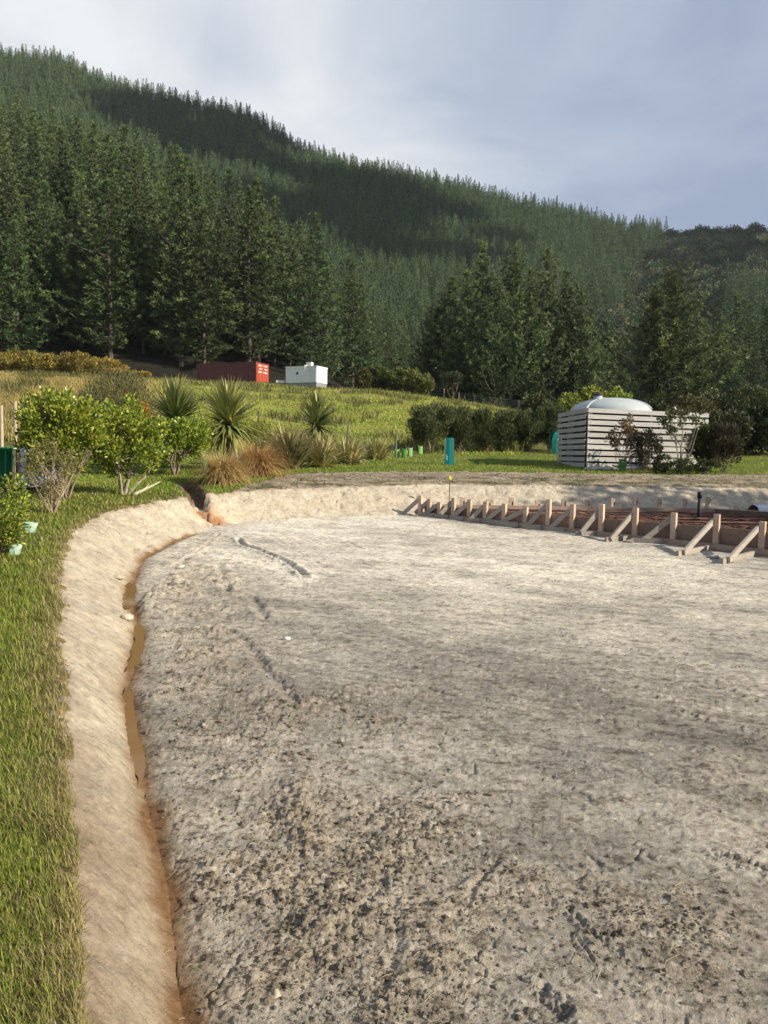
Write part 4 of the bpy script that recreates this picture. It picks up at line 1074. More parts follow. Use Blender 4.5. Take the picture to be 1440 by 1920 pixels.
# weeds on the bare shelf
x, y = scatter(40000, -0.25, 0.56, 18, 26, 1.01)
_, dt_, dl_, dd_, gd_ = Hnear(x, y)
eyb = np.interp(x, EDGE[:, 0], EDGE[:, 1], left=-5)
wp = fbm(x * 0.8 + 3, y * 2.2 + 5, 5, 0.65)
ok = (dl_ > 0.05) & (y < eyb - 0.6) & (wp > 0.04) & (rng.random(len(x)) < 0.55)
x, y = x[ok], y[ok]; n = len(x); z = ground(x, y)
gb = MB()
gb.blades(np.c_[x, y, z - 0.01], rng.random(n) * 6.283, 0.03 + 0.05 * rng.random(n), 0.035, np.abs(rng.normal(size=n)) * 1.0, pick(n, [(0.07, 0.085, 0.025), (0.11, 0.115, 0.035), (0.17, 0.14, 0.07)]), seg=2, droop=0.6)
kind(gb.build('weeds', M_grass), 'stuff', 'straggling dark weeds on the bare shelf above the back bank')

# ------------------------------------------------------------------ timber formwork for the slab
PINK = (0.47, 0.345, 0.25); PINKD = (0.34, 0.245, 0.18); BROWN = (0.19, 0.125, 0.092); GREYW = (0.30, 0.265, 0.225)
ZTOP = 0.32
fa = on_plane(798, 967, Pz); fb = on_plane(1433, 1038.5, Pz)
fdir = (fb - fa) / np.linalg.norm(fb - fa)
fnrm = np.array([fdir[1], -fdir[0]]); fnrm *= -1 if fnrm[0] > 0 else 1       # towards the camera side
def on_line(px):
    """where the vertical plane of the front board crosses that column of view"""
    d = ray(px, 990)
    A = np.array([[d[0], -fdir[0]], [d[1], -fdir[1]]])
    t = np.linalg.solve(A, fa)
    return d[:2] * t[0]
form = thing('formwork', 'timber slab formwork along the near side with stakes and diagonal braces', 'formwork', (fa[0], fa[1], Pz(fa[1])))
OFF = np.array([fa[0], fa[1], float(Pz(fa[1]))])
def fpart(mb, name, mat, parent=form):
    mb.V = [v - OFF for v in mb.V]
    return mb.build(name, mat, parent)
fe = fb + fdir * 2.6
cuts = [fa, on_line(905), on_line(1075), on_line(1262), fe]
for k in range(4):
    a, b = cuts[k], cuts[k + 1] - fdir * 0.004
    a_, b_ = a + fnrm * 0.024, b + fnrm * 0.024
    mb = MB(); za, zb = float(Pz(a[1])) - 0.03, float(Pz(b[1])) - 0.03
    zc_ = (ZTOP + min(za, zb)) / 2
    mb.bar((a_[0], a_[1], zc_), (b_[0], b_[1], zc_), 0.045, ZTOP - min(za, zb) - 0.002 * k, c=BROWN if k != 1 else (0.30, 0.185, 0.13))
    fpart(mb, 'board', M_timber)
    mb = MB(); o1, o2 = a + fnrm * 0.155, b + fnrm * 0.155
    mb.bar((o1[0], o1[1], za + 0.075), (o2[0], o2[1], zb + 0.075), 0.045, 0.10, c=PINKD)
    fpart(mb, 'kick_plate', M_timber)
STAKES = [(792, 929, 966), (808.5, 935, 966), (827.5, 941, 966), (854, 933, 966), (884, 936, 970), (914, 940, 973), (949, 944, 976), (989, 950, 979), (1031.7, 936, 984), (1076.6, 945, 991), (1131, 945, 998), (1194.5, 952, 1004), (1266.7, 961, 1013), (1347, 964, 1024), (1433, 977, 1038)]
FEET = [(758, 965), (779, 966), (797, 968), (821, 973), (849, 974), (882, 979), (911, 981), (937, 985), (988, 991), (1031, 996), (1088, 1005), (1145, 1016), (1206, 1018), (1282, 1042), (1366, 1056)]
for k, ((px, top, bas), (qx, qy)) in enumerate(zip(STAKES, FEET)):
    p = on_line(px); zt = at_y(px, top, p[1])[2]; zb = float(Pz(p[1]))
    s_ = p + fnrm * 0.082
    mb = MB(); mb.bar((s_[0], s_[1], zb - 0.06), (s_[0], s_[1], zt), 0.072, 0.098, up=(fdir[0], fdir[1], 0), c=np.array(PINK) * (0.85 + 0.3 * rng.random()))
    tip = MB()
    fpart(mb, 'stake', M_timber)
    f_ = on_plane(qx, qy, Pz); zf = float(Pz(f_[1]))
    # brace: from the side of the stake down to its foot on the ground
    off = -fdir * 0.062
    b0 = np.array([s_[0] + off[0], s_[1] + off[1], zb + (zt - zb) * 0.80]); b1 = np.array([f_[0], f_[1], zf + 0.05])
    mb = MB(); mb.bar(b0, b1, 0.045, 0.095, up=(0, 0, 1), c=np.array(GREYW) * (0.8 + 0.35 * rng.random()))
    fpart(mb, 'brace', M_grey)
    if k >= 2:
        e_ = f_ + (p + fnrm * 0.18 - f_) * (0.90 if k != 12 else 0.8)
        st_ = f_ - (p - f_) * (0.10 if k != 12 else 0.22)
        st_ = st_ - fdir * 0.05; e_ = e_ - fdir * 0.05
        mb = MB()
        mb.bar((st_[0], st_[1], zf + 0.035), (e_[0], e_[1], zf + 0.045), 0.05, 0.10, c=np.array(GREYW) * (0.75 + 0.3 * rng.random()))
        if k == 12:                                   # the one left with its sharpened end showing
            dv = np.r_[(f_ - p), 0]; dv /= np.linalg.norm(dv); sv = np.array([-dv[1], dv[0], 0])
            c0 = np.array([st_[0], st_[1], zf + 0.035]) + dv * 0.002
            V = [c0 + sv * 0.024 + [0, 0, .049], c0 - sv * 0.024 + [0, 0, .049], c0 + sv * 0.024 - [0, 0, .049], c0 - sv * 0.024 - [0, 0, .049], c0 + dv * 0.16 + sv * 0.02, c0 + dv * 0.16 - sv * 0.02]
            mb.add(V, [(0, 1, 5, 4), (3, 2, 4, 5)], GREYW); mb.add(V, [(0, 4, 2), (1, 3, 5)], GREYW)
        fpart(mb, 'foot_plate', M_grey)
# far side of the formwork
YB = at_y(859, 946, 18.9)[1]
bx0, bx1 = on_line(806)[0], 15.5
back = thing('formwork', 'straight timber formwork along the far side, below the back bank, with short stakes', 'formwork', (bx0, 19.0, float(Pz(18.4))))
OFB = np.array([bx0, 19.0, float(Pz(18.4))])
def yb(x): return 18.95 - 0.03 * x
for a, b in ((bx0, 4.6), (4.604, 8.8), (8.804, bx1)):
    mb = MB(); mb.bar((a, yb(a), 0.16), (b, yb(b), 0.16), 0.045, 2 * (ZTOP - 0.16), c=PINKD if a < 8 else BROWN)
    mb.V = [v - OFB for v in mb.V]; mb.build('board', M_timber, back)
for k, px in enumerate([865, 914, 957, 1007, 1056, 1101, 1148, 1191, 1236, 1284, 1327, 1382]):
    top = [932, 936, 933, 938, 936, 937, 934, 932, 934, 935, 931, 950][k]
    d = ray(px, 940); t = 19.0 / (d[1] + 0.03 * d[0]); X_, Y_ = d[0] * t, d[1] * t
    zt = at_y(px, top, Y_)[2]
    mb = MB(); mb.bar((X_, Y_ + 0.03, -0.02), (X_, Y_ + 0.03, zt), 0.06, 0.09, up=(0, 1, 0), c=PINK); mb.V = [v - OFB for v in mb.V]; mb.build('stake', M_timber, back)
    mb = MB(); mb.bar((X_ + 0.07, Y_ + 0.07, zt - 0.06), (X_ + 0.14, Y_ + 0.62, 0.08), 0.045, 0.09, c=PINKD); mb.V = [v - OFB for v in mb.V]; mb.build('brace', M_timber, back)
# reinforcing mesh over dark sheet inside the formwork
def front_x(y): return fa[0] + (fa[1] - y) * (fdir[0] / -fdir[1])
mb = MB(); RB = (0.120, 0.055, 0.036)
y_lo = fe[1]
for layer, zz in ((0, 0.13), (1, 0.235)):
    y = 18.6
    while y > y_lo + 0.1:
        x0 = front_x(y) + 0.12
        zj = zz + 0.012 * rng.normal()
        m_ = max(3, int((12.5 - x0) / 1.2)); xs = np.linspace(x0, 12.5, m_)
        mb.tube(np.c_[xs, np.full(m_, y) + 0.01 * rng.normal(size=m_), zj + 0.012 * rng.normal(size=m_)], 0.011, 4, np.array(RB) * (0.7 + 0.7 * rng.random()))
        y -= 0.19
    x = fa[0] + 0.3
    while x < 12.4:
        y1 = 18.6; y0 = max(fa[1] - (x - fa[0]) * (-fdir[1] / fdir[0]) + 0.15, y_lo)
        if y1 - y0 > 0.3: mb.tube(np.c_[np.full(5, x) + 0.01 * rng.normal(size=5), np.linspace(y0, y1, 5), zz + 0.018 + 0.008 * rng.normal(size=5)], 0.011, 4, np.array(RB) * (0.7 + 0.7 * rng.random()))
        x += 0.24
tag(mb.build('rebar_mesh', M_rust), 'rust red steel reinforcing mesh lying inside the timber formwork', 'rebar')
mb = MB()
q1 = np.array([fa[0] + 0.1, fa[1] - 0.05]) ; pl = [(fa[0] + 0.10, 18.7), (front_x(y_lo) + 0.08, y_lo), (12.6, y_lo), (12.6, 18.55)]
gx = []
nu, nv = 60, 40
for i in range(nu + 1):
    for j in range(nv + 1):
        yv = y_lo + (18.6 - y_lo) * j / nv; x0 = front_x(yv) + 0.06; xv = x0 + (12.6 - x0) * i / nu
        gx.append((xv, yv, 0.065 + 0.022 * rng.normal() * (0 < i < nu)))
ii_ = np.arange(nu)[:, None] * (nv + 1); jj_ = np.arange(nv)[None]
mb.add(gx, np.stack([ii_ + jj_, ii_ + nv + 1 + jj_, ii_ + nv + 2 + jj_, ii_ + jj_ + 1], -1).reshape(-1, 4), (0.10, 0.062, 0.045))
tag(mb.build('membrane_sheet', plain_mat('membrane', None, 0.5, noise=0.4, nscale=6, bump=0.01), smooth=False), 'dark brown sheet lining the slab bed under the reinforcing mesh', 'sheet')
# inner beam board, pipe and metal offcut on the right
mb = MB(); p0 = at_y(1342, 954, 16.6); p1 = at_y(1475, 961, 15.6)
mb.bar(p0 - [0, 0, 0.045], p1 - [0, 0, 0.045], 0.14, 0.09, c=(0.10, 0.075, 0.055))
tag(mb.build('dark_beam', M_timber), 'dark timber beam across the mesh near the right edge', 'beam')
g = at_y(1311, 957, 17.0)
t_ = thing('pipe_stub', 'black plastic pipe standing up out of the reinforcing mesh', 'pipe', (g[0], g[1], 0.06))
zt = at_y(1311, 922, 17.0)[2]
mb = MB(); mb.lathe([(0.0, 0), (0.042, 0), (0.042, zt - 0.16), (0.036, zt - 0.16), (0.036, zt - 0.30)], 14, c=(0.025, 0.027, 0.030)); mb.build('pipe', M_plastic, t_, True)
mb = MB(); mb.lathe([(0.042, zt - 0.20), (0.052, zt - 0.20), (0.052, zt - 0.06), (0.044, zt - 0.06)], 14, c=(0.02, 0.021, 0.024)); mb.build('collar', M_plastic, t_, True)
# half round corrugated steel offcut
g = at_y(1427, 952, 17.8); mb = MB()
an = np.linspace(0, np.pi, 15); xs = np.linspace(-0.03, 1.2, 40); Rr = 0.155 + 0.006 * np.sin(xs * 70)
for thk in (0, 1):
    V = np.stack([np.repeat(xs, 15), np.repeat(Rr - 0.004 * thk, 15) * np.tile(np.cos(an), 40) * 1.25, np.repeat(Rr - 0.004 * thk, 15) * np.tile(np.sin(an), 40)], 1)
    i_ = np.arange(39)[:, None] * 15; j_ = np.arange(14)[None]
    mb.add(V, np.stack([i_ + j_, i_ + j_ + 1, i_ + 16 + j_, i_ + 15 + j_], -1).reshape(-1, 4), (0.55, 0.57, 0.62))
o = mb.build('steel_offcut', M_steel, None, True, (g[0] - 0.15, g[1], 0.33)); o.rotation_euler = (0, 0, 0.25)
tag(o, 'half round corrugated steel offcut at the right edge, on the far board', 'steel offcut')

# yellow capped rod in the back bank
g = np.array([*on_plane(842, 962, Pz), 0.05]); g = np.array([at_y(842, 950, 19.3)[0], 19.3, gz1(at_y(842, 950, 19.3)[0], 19.3)])
r = thing('marker_rod', 'thin steel rod with a yellow cap standing before the back bank', 'rod', g)
zt = at_y(842, 897, 19.3)[2] - g[2]
mb = MB(); mb.tube([(0, 0, -0.2), (0.004, 0, zt)], 0.011, 6, (0.10, 0.085, 0.07)); mb.build('rod', M_rust, r)
mb = MB(); mb.lathe([(0.0, zt + 0.05), (0.035, zt + 0.045), (0.04, zt - 0.02), (0.028, zt - 0.05), (0.0, zt - 0.05)], 10, c=(0.65, 0.55, 0.05)); mb.build('safety_cap', M_plastic, r, True)

# ------------------------------------------------------------------ water tank behind a slatted fence
fc = at(1098, 879)
YC = fc[1]
zF = fc[2]
PR = np.array([at_y(1327, 780, YC + 1.3)[0], YC + 1.3]); PL = np.array([at_y(1049, 780, YC + 3.6)[0], YC + 3.6]); PC = fc[:2]
zft = at_y(1098, 763.5, YC)[2]
fence = thing('slatted_fence', 'grey horizontal slat fence screening the water tank', 'fence', fc)
def sp_(mb, name, mat=M_grey, parent=fence):
    mb.V = [v - fc for v in mb.V]
    return mb.build(name, mat, parent)
NS = 10; pitch = (zft - zF - 0.02) / NS; sh = pitch * 0.70
for (a, b, nm) in ((PC, PR, 'front_slats'), (PC, PL, 'side_slats')):
    mb = MB(); dv = (b - a) / np.linalg.norm(b - a)
    nv_ = np.array([dv[1], -dv[0]]); nv_ = nv_ if nv_[1] < 0 or abs(nv_[1]) < 0.2 and nv_[0] < 0 else -nv_
    if nm == 'side_slats': nv_ = np.array([-abs(dv[1]), dv[0] * np.sign(dv[1])])
    for k in range(NS):
        z = zF + 0.04 + pitch * k + sh / 2 + 0.012
        rise = 0.10 if nm == 'front_slats' else 0.03
        j = rng.normal() * 0.006
        q0, q1 = a + nv_ * 0.05, b + nv_ * 0.05
        c_ = np.array((0.40, 0.39, 0.375)) * (0.85 + 0.3 * rng.random())
        if nm == 'front_slats' and k < 8:      # butt jointed boards
            m = q0 + (q1 - q0) * (0.44 + 0.08 * (k % 3))
            mb.bar((q0[0], q0[1], z + j), (m[0], m[1], z + j - 0.03), 0.022, sh, c=c_)
            mb.bar((m[0] + dv[0] * .004, m[1] + dv[1] * .004, z + j - 0.03), (q1[0], q1[1], z + j - 0.06), 0.022, sh, c=c_ * 0.95)
        else: mb.bar((q0[0], q0[1], z + j), (q1[0], q1[1], z + j - (0.06 if nm == 'front_slats' else 0)), 0.022, sh, c=c_)
    sp_(mb, nm)
for p in [PC + (PR - PC) * f + np.array([0.0, 0.03]) for f in (0.012, 0.36, 0.52, 0.74, 0.985)] + [PC + (PL - PC) * f + np.array([0.03, 0]) for f in (0.5, 0.985)]:
    mb = MB(); mb.bar((p[0], p[1], zF - 0.1), (p[0], p[1], zft - 0.06), 0.09, 0.06, up=(1, 0, 0), c=(0.36, 0.34, 0.31)); sp_(mb, 'fence_post')
mb = MB()      # dark sheet added to stand in for shade in the slat gaps
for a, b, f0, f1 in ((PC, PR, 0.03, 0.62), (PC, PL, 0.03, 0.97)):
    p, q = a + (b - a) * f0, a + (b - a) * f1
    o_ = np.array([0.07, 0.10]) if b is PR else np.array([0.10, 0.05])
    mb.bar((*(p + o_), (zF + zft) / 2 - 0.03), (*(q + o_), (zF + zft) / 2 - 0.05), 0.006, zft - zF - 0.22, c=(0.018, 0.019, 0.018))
sp_(mb, 'gap_shade_sheet', M_plastic)
YT = YC + 2.5
tx = at_y(1145, 760, YT)[0]; tr = 77 / FPX * YT
zsh = at_y(1141, 778, YT)[2]; ztop = at_y(1141, 746, YT)[2]; zg = gz1(tx, YT)
tank = thing('water_tank', 'pale grey domed plastic water tank standing behind the slatted fence', 'water tank', (tx, YT, zg))
TC = (0.37, 0.415, 0.415)
prof = [(0, 0)] + [(tr + 0.012 * math.sin(z * 14), z) for z in np.linspace(0, zsh - zg - 0.05, 40)] + [(tr + 0.02, zsh - zg), (tr - 0.02, zsh - zg + 0.03)]
hd = ztop - zsh - 0.03
prof += [((tr - 0.05) * math.cos(a), zsh - zg + 0.03 + hd * math.sin(a) ** 0.9) for a in np.linspace(0.12, math.pi / 2, 16)]
mb = MB(); mb.lathe(prof, 72, c=TC); mb.build('tank_shell', M_plastic, tank, True)
for a in np.radians([-140, -30, 30, 150]):      # moulded ribs on the dome
    mb = MB(); q = np.linspace(0.16, 0.95, 7)
    P = np.c_[(tr - 0.03) * np.cos(q * 1.4) * math.cos(a), (tr - 0.03) * np.cos(q * 1.4) * math.sin(a), zsh - zg + 0.02 + hd * np.sin(q * 1.4) ** 0.9]
    mb.tube(P, np.linspace(0.05, 0.02, 7), 6, TC); mb.build('dome_rib', M_plastic, tank, True)
lx = at_y(1121, 750, YT - 0.45)[0] - tx; zl = at_y(1121, 750, YT - 0.45)[2] - zg
lid = MB(); lid.lathe([(0.16, zl - 0.30), (0.16, zl + 0.16), (0.0, zl + 0.165)], 20, (lx, -0.45, 0), c=(0.36, 0.42, 0.45)); lo = lid.build('access_neck', M_plastic, tank, True)
mb = MB(); mb.lathe([(0.0, zl + 0.17), (0.20, zl + 0.17), (0.20, zl + 0.20), (0.13, zl + 0.24), (0.0, zl + 0.25)], 20, (lx, -0.45, 0), c=(0.035, 0.037, 0.04)); mb.build('lid', M_plastic, lo, True)
ox = at_y(1149, 757, YT - 0.9)[0] - tx; zo = at_y(1149, 758, YT - 0.9)[2] - zg
mb = MB(); mb.box((ox - 0.13, -1.0, zo - 0.10), (ox + 0.13, -0.6, zo + 0.12), (0.42, 0.48, 0.52)); ou = mb.build('inlet_box', M_plastic, tank)
mb = MB(); mb.tube([(ox, -1.04, zo + 0.02), (ox, -0.99, zo + 0.02)], 0.055, 14, (0.10, 0.11, 0.12)); mb.build('inlet_port', M_plastic, ou)
# rocks along the fence foot
for k, px in enumerate([1108, 1122, 1139, 1150, 1183]):
    g = at(px, 880.5 + rng.random())
    a = rng.normal(size=(5,)); mb = MB()
    s = 0.10 + 0.06 * rng.random(); pr = [(0, -s * .5)] + [(s * (0.6 + 0.5 * math.sin(t * 3.1)), -s * .5 + s * 1.1 * t) for t in (0.1, .35, .6, .85)] + [(0, s * .62)]
    mb.lathe(pr, 9, c=(0.42, 0.40, 0.37)); V = mb.V[0]; mb.V[0] = V * (1 + 0.18 * rng.normal(size=(len(V), 1))) * [1.5, 1, 0.9]
    tag(mb.build('rock', M_stone, None, False, g + [0, 0, 0.03]), 'pale rock at the foot of the slatted fence by its lit corner', 'rock', 'rocks at the fence foot')
# plants in front of the fence
DP = [(0.048, 0.042, 0.028), (0.075, 0.062, 0.036), (0.042, 0.050, 0.022)]
shrub('young_tree', 'thin bronze leaved young tree in a green sleeve before the slatted fence', 'tree', (1166, 884), 62, 770, 'young trees before the slatted fence', n=1000, ll=0.11, lw=0.06, cols=[(0.14, 0.10, 0.05), (0.10, 0.085, 0.04), (0.20, 0.14, 0.08)], ncl=26, low=0.22, clump=0.22, nstem=8, stemr=0.014, part='crown')
shrub('dark_shrub', 'dense purple brown shrub before the middle of the slatted fence', 'shrub', (1210, 886), 52, 806, 'young trees before the slatted fence', n=2600, ll=0.09, lw=0.04, cols=DP, ncl=30, low=0.10, up=0.7, clump=0.3, nstem=8, stemr=0.012)
shrub('young_tree', 'open branched young tree with a clear stem before the fence right half', 'tree', (1277, 886), 86, 764, 'young trees before the slatted fence', n=560, ll=0.13, lw=0.06, cols=[(0.07, 0.085, 0.03), (0.10, 0.11, 0.04), (0.05, 0.06, 0.022)], ncl=20, low=0.50, clump=0.22, nstem=6, stemr=0.03, stemc=(0.26, 0.23, 0.18), part='crown')
shrub('dark_shrub', 'green leaved bush covering the lower right end of the slatted fence', 'shrub', (1318, 884), 64, 800, 'young trees before the slatted fence', n=2200, ll=0.13, lw=0.07, cols=[(0.06, 0.085, 0.022), (0.09, 0.12, 0.03), (0.04, 0.055, 0.018)], ncl=24, low=0.15, clump=0.3, nstem=5)
shrub('dark_shrub', 'tall dark upright shrub standing clear of the fence right end', 'shrub', (1354, 887), 60, 790, 'young trees before the slatted fence', M_fine, n=3800, ll=0.12, lw=0.035, cols=DP, ncl=40, low=0.08, up=0.9, clump=0.28, nstem=9)
for px, w, top, lab in ((1275, 46, 860, 'low rounded green bush at the foot of the open young tree'), (1322, 40, 862, 'low rounded bush between the open young tree and the tall dark shrub'), (1240, 30, 850, 'low thin weedy bush in the shade of the slatted fence middle')):
    shrub('low_bush', lab, 'bush', (px, 889), w, top, 'low bushes before the slatted fence', n=1200, ll=0.07, lw=0.045, cols=[(0.055, 0.075, 0.025), (0.08, 0.105, 0.035), (0.04, 0.05, 0.02)], ncl=16, low=0.03, clump=0.36, nstem=3)

# ------------------------------------------------------------------ tree guards
def guard(name, label, base, top, wb, wt, colr, stakes, twist=0.0, group=None, sides=3, patch=False, seam=None):
    g = at(*base); m = g[1] / FPX
    h = at_y(base[0], top, g[1])[2] - g[2]
    r = thing(name, label, 'tree guard', g, 0, group)
    mb = MB(); n = sides; R0 = wb / 2 * m * 1.12; R1 = wt / 2 * m * 1.12; rows = 9
    for k in range(n):
        a0 = 6.283 * k / n - 0.45; a1 = 6.283 * (k + 1) / n - 0.45
        V = []
        for q in range(rows):
            f = q / (rows - 1); Rq = R0 + (R1 - R0) * f; tw = twist * f * f
            dent = 1 - 0.18 * abs(twist) * math.sin(f * 7)
            V += [(Rq * dent * math.cos(a0 + tw), Rq * math.sin(a0 + tw), h * f), (Rq * math.cos((a0 + a1) / 2 + tw) * (0.62 if n == 3 else .85), Rq * math.sin((a0 + a1) / 2 + tw) * (0.62 if n == 3 else .85), h * f + 0.004), (Rq * dent * math.cos(a1 + tw), Rq * math.sin(a1 + tw), h * f)]
        F = []
        for q in range(rows - 1):
            b = q * 3
            F += [(b, b + 1, b + 4, b + 3), (b + 1, b + 2, b + 5, b + 4)]
        mb.add(V, F, np.array(colr) * (0.94 + 0.06 * k))
    sl = mb.build('sleeve', M_sleeve, r)
    so = sl.modifiers.new('thickness', 'SOLIDIFY'); so.thickness = 0.003
    for k in range(stakes):
        a = 6.283 * k / max(stakes, 1) - 0.45
        mb = MB(); mb.bar((R0 * .93 * math.cos(a), R0 * .93 * math.sin(a), -0.08), (R1 * .93 * math.cos(a), R1 * .93 * math.sin(a), h * (1.12 if sides > 3 else 0.98)), 0.022, 0.022, c=(0.36, 0.29, 0.19)); mb.build('stake', M_timber, r)
    if patch:       # printed pale mark low on the sleeve
        mb = MB()
        for dx, dz, w_, h_ in ((-.03, .34, .03, .05), (0.01, .30, .035, .03), (-.02, .25, .05, .03), (0.0, .20, .03, .035)):
            mb.box((-R0 * .30 + dx - w_ / 2, -R0 * 0.80, dz * h - h_ / 2), (-R0 * .30 + dx + w_ / 2, -R0 * 0.80 + 0.004, dz * h + h_ / 2), (0.42, 0.62, 0.56))
        mb.build('printed_mark', M_plastic, sl)
    return r
TEAL = (0.010, 0.235, 0.225)
guard('tree_guard', 'tall teal plastic tree guard standing alone on the lawn', (841, 872), 821, 21, 17, TEAL, 3, patch=True)
guard('tree_guard', 'twisted teal plastic tree guard leaning beside the slatted fence', (1040, 850), 809, 17, 20, (0.008, 0.19, 0.17), 2, twist=0.7)
LG = (0.22, 0.50, 0.14)
for px, base, top, c_, lab in ((745, 858, 843, (0.34, 0.56, 0.22), 'palest of the small green sleeves, first on the left by the flax'), (758, 858.5, 842, (0.07, 0.33, 0.06), 'deep green small sleeve, second from the flax'), (769, 856, 840, (0.36, 0.58, 0.26), 'pale green small sleeve, third from the flax'), (788, 852, 837, (0.30, 0.58, 0.18), 'bright green small sleeve beside the foot of the first hedge shrub')):
    guard('seedling_guard', lab, (px, base), top, 8.5, 8.5, c_, 2, sides=4, group='small green seedling sleeves by the flax')
guard('seedling_guard', 'green sleeve round the foot of the bronze leaved young tree', (1167, 884), 861, 12, 12, (0.12, 0.40, 0.10), 1, sides=4)
guard('seedling_guard', 'narrow green sleeve between the rounded shrub and the tan tussock', (384, 886), 858, 10, 9, (0.25, 0.55, 0.22), 1, sides=4)
for px, base, top, lab in ((57, 999, 980, 'upper pale mint plastic sleeve lying open in the grass by the corner shrub'), (24, 1014, 1000, 'small white rimmed plastic sleeve in the grass at the left edge'), (28, 1040, 1020, 'lowest pale mint plastic sleeve crumpled in the grass at the left edge')):
    guard('seedling_guard', lab, (px, base), top, 20, 26, (0.52, 0.68, 0.56), 0, twist=0.5, sides=4, group='crumpled mint sleeves in the grass')

# ------------------------------------------------------------------ posts, wire and things at the left edge
def posts(pts, name, label_fn, wires, col, rad, group, hgt=None, wcol=(0.45, 0.44, 0.42)):
    """a wire fence: one thing; its posts are parts"""
    g0 = pts[0][0]
    r = thing(name, label_fn, 'fence', g0, 0, group)
    tops = []
    for g, h in pts:
        mb = MB(); b = g - g0
        mb.tube([b - [0, 0, 0.2], b + [0.01, 0, h * .5], b + [0.02, 0, h]], [rad, rad * .95, rad * .9], 7, np.array(col) * (0.8 + 0.4 * rng.random())); mb.build('fence_post', M_timber, r)
        tops.append((b, h))
    for f in wires:
        mb = MB()
        for (b0, h0), (b1, h1) in zip(tops[:-1], tops[1:]):
            t = np.linspace(0, 1, 6)[:, None]
            P = (b0 + [0, 0, h0 * f]) * (1 - t) + (b1 + [0, 0, h1 * f]) * t; P[:, 2] -= 0.03 * np.sin(t[:, 0] * np.pi)
            mb.tube(P, 0.0035 if g0[1] < 40 else 0.010, 4, wcol, cap=False)
        mb.build('wire', M_steel, r)
    return r
lp = []
for px, Y, top in ((3, 17.5, 760), (29, 18.6, 752), (52, 21, 750), (71, 25, 752), (84, 31, 752)):
    g = px_at(px, Y); lp.append((g, at_y(px, top, Y)[2] - g[2]))
posts(lp, 'wire_fence', 'wire netting fence on pale wooden posts behind the caged tank', (0.95, 0.8, 0.62, 0.45, 0.3, 0.15), (0.44, 0.36, 0.24), 0.040, None)
lp = []
for px, Y, top in ((484, 27.5, 770), (652, 31, 790), (742, 33, 806)):
    g = px_at(px, Y); lp.append((g, at_y(px, top, Y)[2] - g[2]))
posts(lp, 'wire_fence', 'sparse wire fence with thin dark posts behind the flax clumps', (0.9, 0.65, 0.4), (0.14, 0.12, 0.09), 0.042, None)
lp = []
for px, Y, top in ((770, 83, 722), (802, 83, 723), (830, 83, 728), (858, 83, 735), (887, 82, 741), (929, 80, 746), (970, 78, 751), (1012, 76, 758), (1060, 75, 764)):
    g = px_at(px, Y); h = at_y(px, top, Y)[2] - g[2]; lp.append((g, float(np.clip(h, 0.9, 1.9))))
posts(lp, 'wire_fence', 'wire fence with pale posts running down the top edge of the paddock', (0.95, 0.7, 0.45), (0.34, 0.29, 0.20), 0.075, None)
g = px_at(31, 15.6); zt = at_y(30, 828, 15.6)[2] - g[2]
r = thing('steel_post', 'red brown steel post between the green bin and the caged tank', 'post', g)
mb = MB(); mb.bar((0, 0, -0.2), (0, 0, zt), 0.05, 0.012, up=(0, 1, 0), c=(0.17, 0.05, 0.04)); mb.bar((0, 0.022, -0.2), (0, 0.022, zt), 0.010, 0.03, up=(0, 1, 0), c=(0.15, 0.045, 0.035)); mb.build('post', M_rust, r)
mb = MB()
for z in (0.25, 0.55, 0.85, 1.1): mb.tube([(0.0, -0.012, z), (0.0, -0.03, z)], 0.006, 5, (0.3, 0.3, 0.3))
mb.build('wire_clip', M_steel, r)
# green bin with lid, cut by the picture edge
YG = 16.4; g = px_at(4, YG); m = YG / FPX; h = at_y(4, 838, YG)[2] - g[2]
r = thing('green_bin', 'dark green plastic bin with flared rim cut by the left picture edge', 'bin', g)
GC_ = (0.012, 0.16, 0.075)
mb = MB(); w = 19 * m
mb.lathe([(0, 0), (w * .72, 0), (w * 0.80, h * .3), (w * .95, h * .93), (w * 1.04, h * .94), (w * 1.04, h), (w * .93, h), (w * .80, h * .5)], 28, c=GC_); bo = mb.build('bin_body', M_plastic, r, True)
mb = MB()
for a in np.linspace(0, 6.283, 9)[:-1]:
    mb.tube([(w * .80 * math.cos(a), w * .80 * math.sin(a), h * .15), (w * .97 * math.cos(a), w * .97 * math.sin(a), h * .92)], 0.014, 6, (0.03, 0.22, 0.12))
mb.build('side_rib', M_plastic, r, True)
# caged water container
YI = 16.3; gA = px_at(36, YI); gB = px_at(128, YI + 0.5); m = YI / FPX
h = at_y(50, 838, YI)[2] - gA[2]; wI = float(np.linalg.norm(gB[:2] - gA[:2]))
r = thing('caged_tank', 'white plastic liquid container in a steel cage behind the twiggy shrub', 'container', gA, math.atan2(gB[1] - gA[1], gB[0] - gA[0]))
mb = MB(); dI = 0.95
mb.box((0.03, 0.03, 0.14), (wI - 0.03, dI, h - 0.02), (0.74, 0.78, 0.82)); bt = mb.build('bottle', M_plastic, r)
bv = bt.modifiers.new('soft_edges', 'BEVEL'); bv.width = 0.06; bv.segments = 4
mb = MB(); mb.lathe([(0.0, 0.0), (0.10, 0.0), (0.10, 0.02), (0.09, 0.06), (0, 0.06)], 18, c=(0.20, 0.22, 0.24)); V = mb.V[0]; mb.V[0] = np.c_[V[:, 0] + 0.20, 0.03 - V[:, 2], V[:, 1] + h * .58]; mb.build('outlet_cap', M_plastic, bt, True)
mb = MB(); CG = (0.16, 0.17, 0.18)
for x in np.linspace(0, wI, 7): mb.tube([(x, 0, 0.12), (x, 0, h), (x, dI + .02, h)], 0.011, 5, CG)
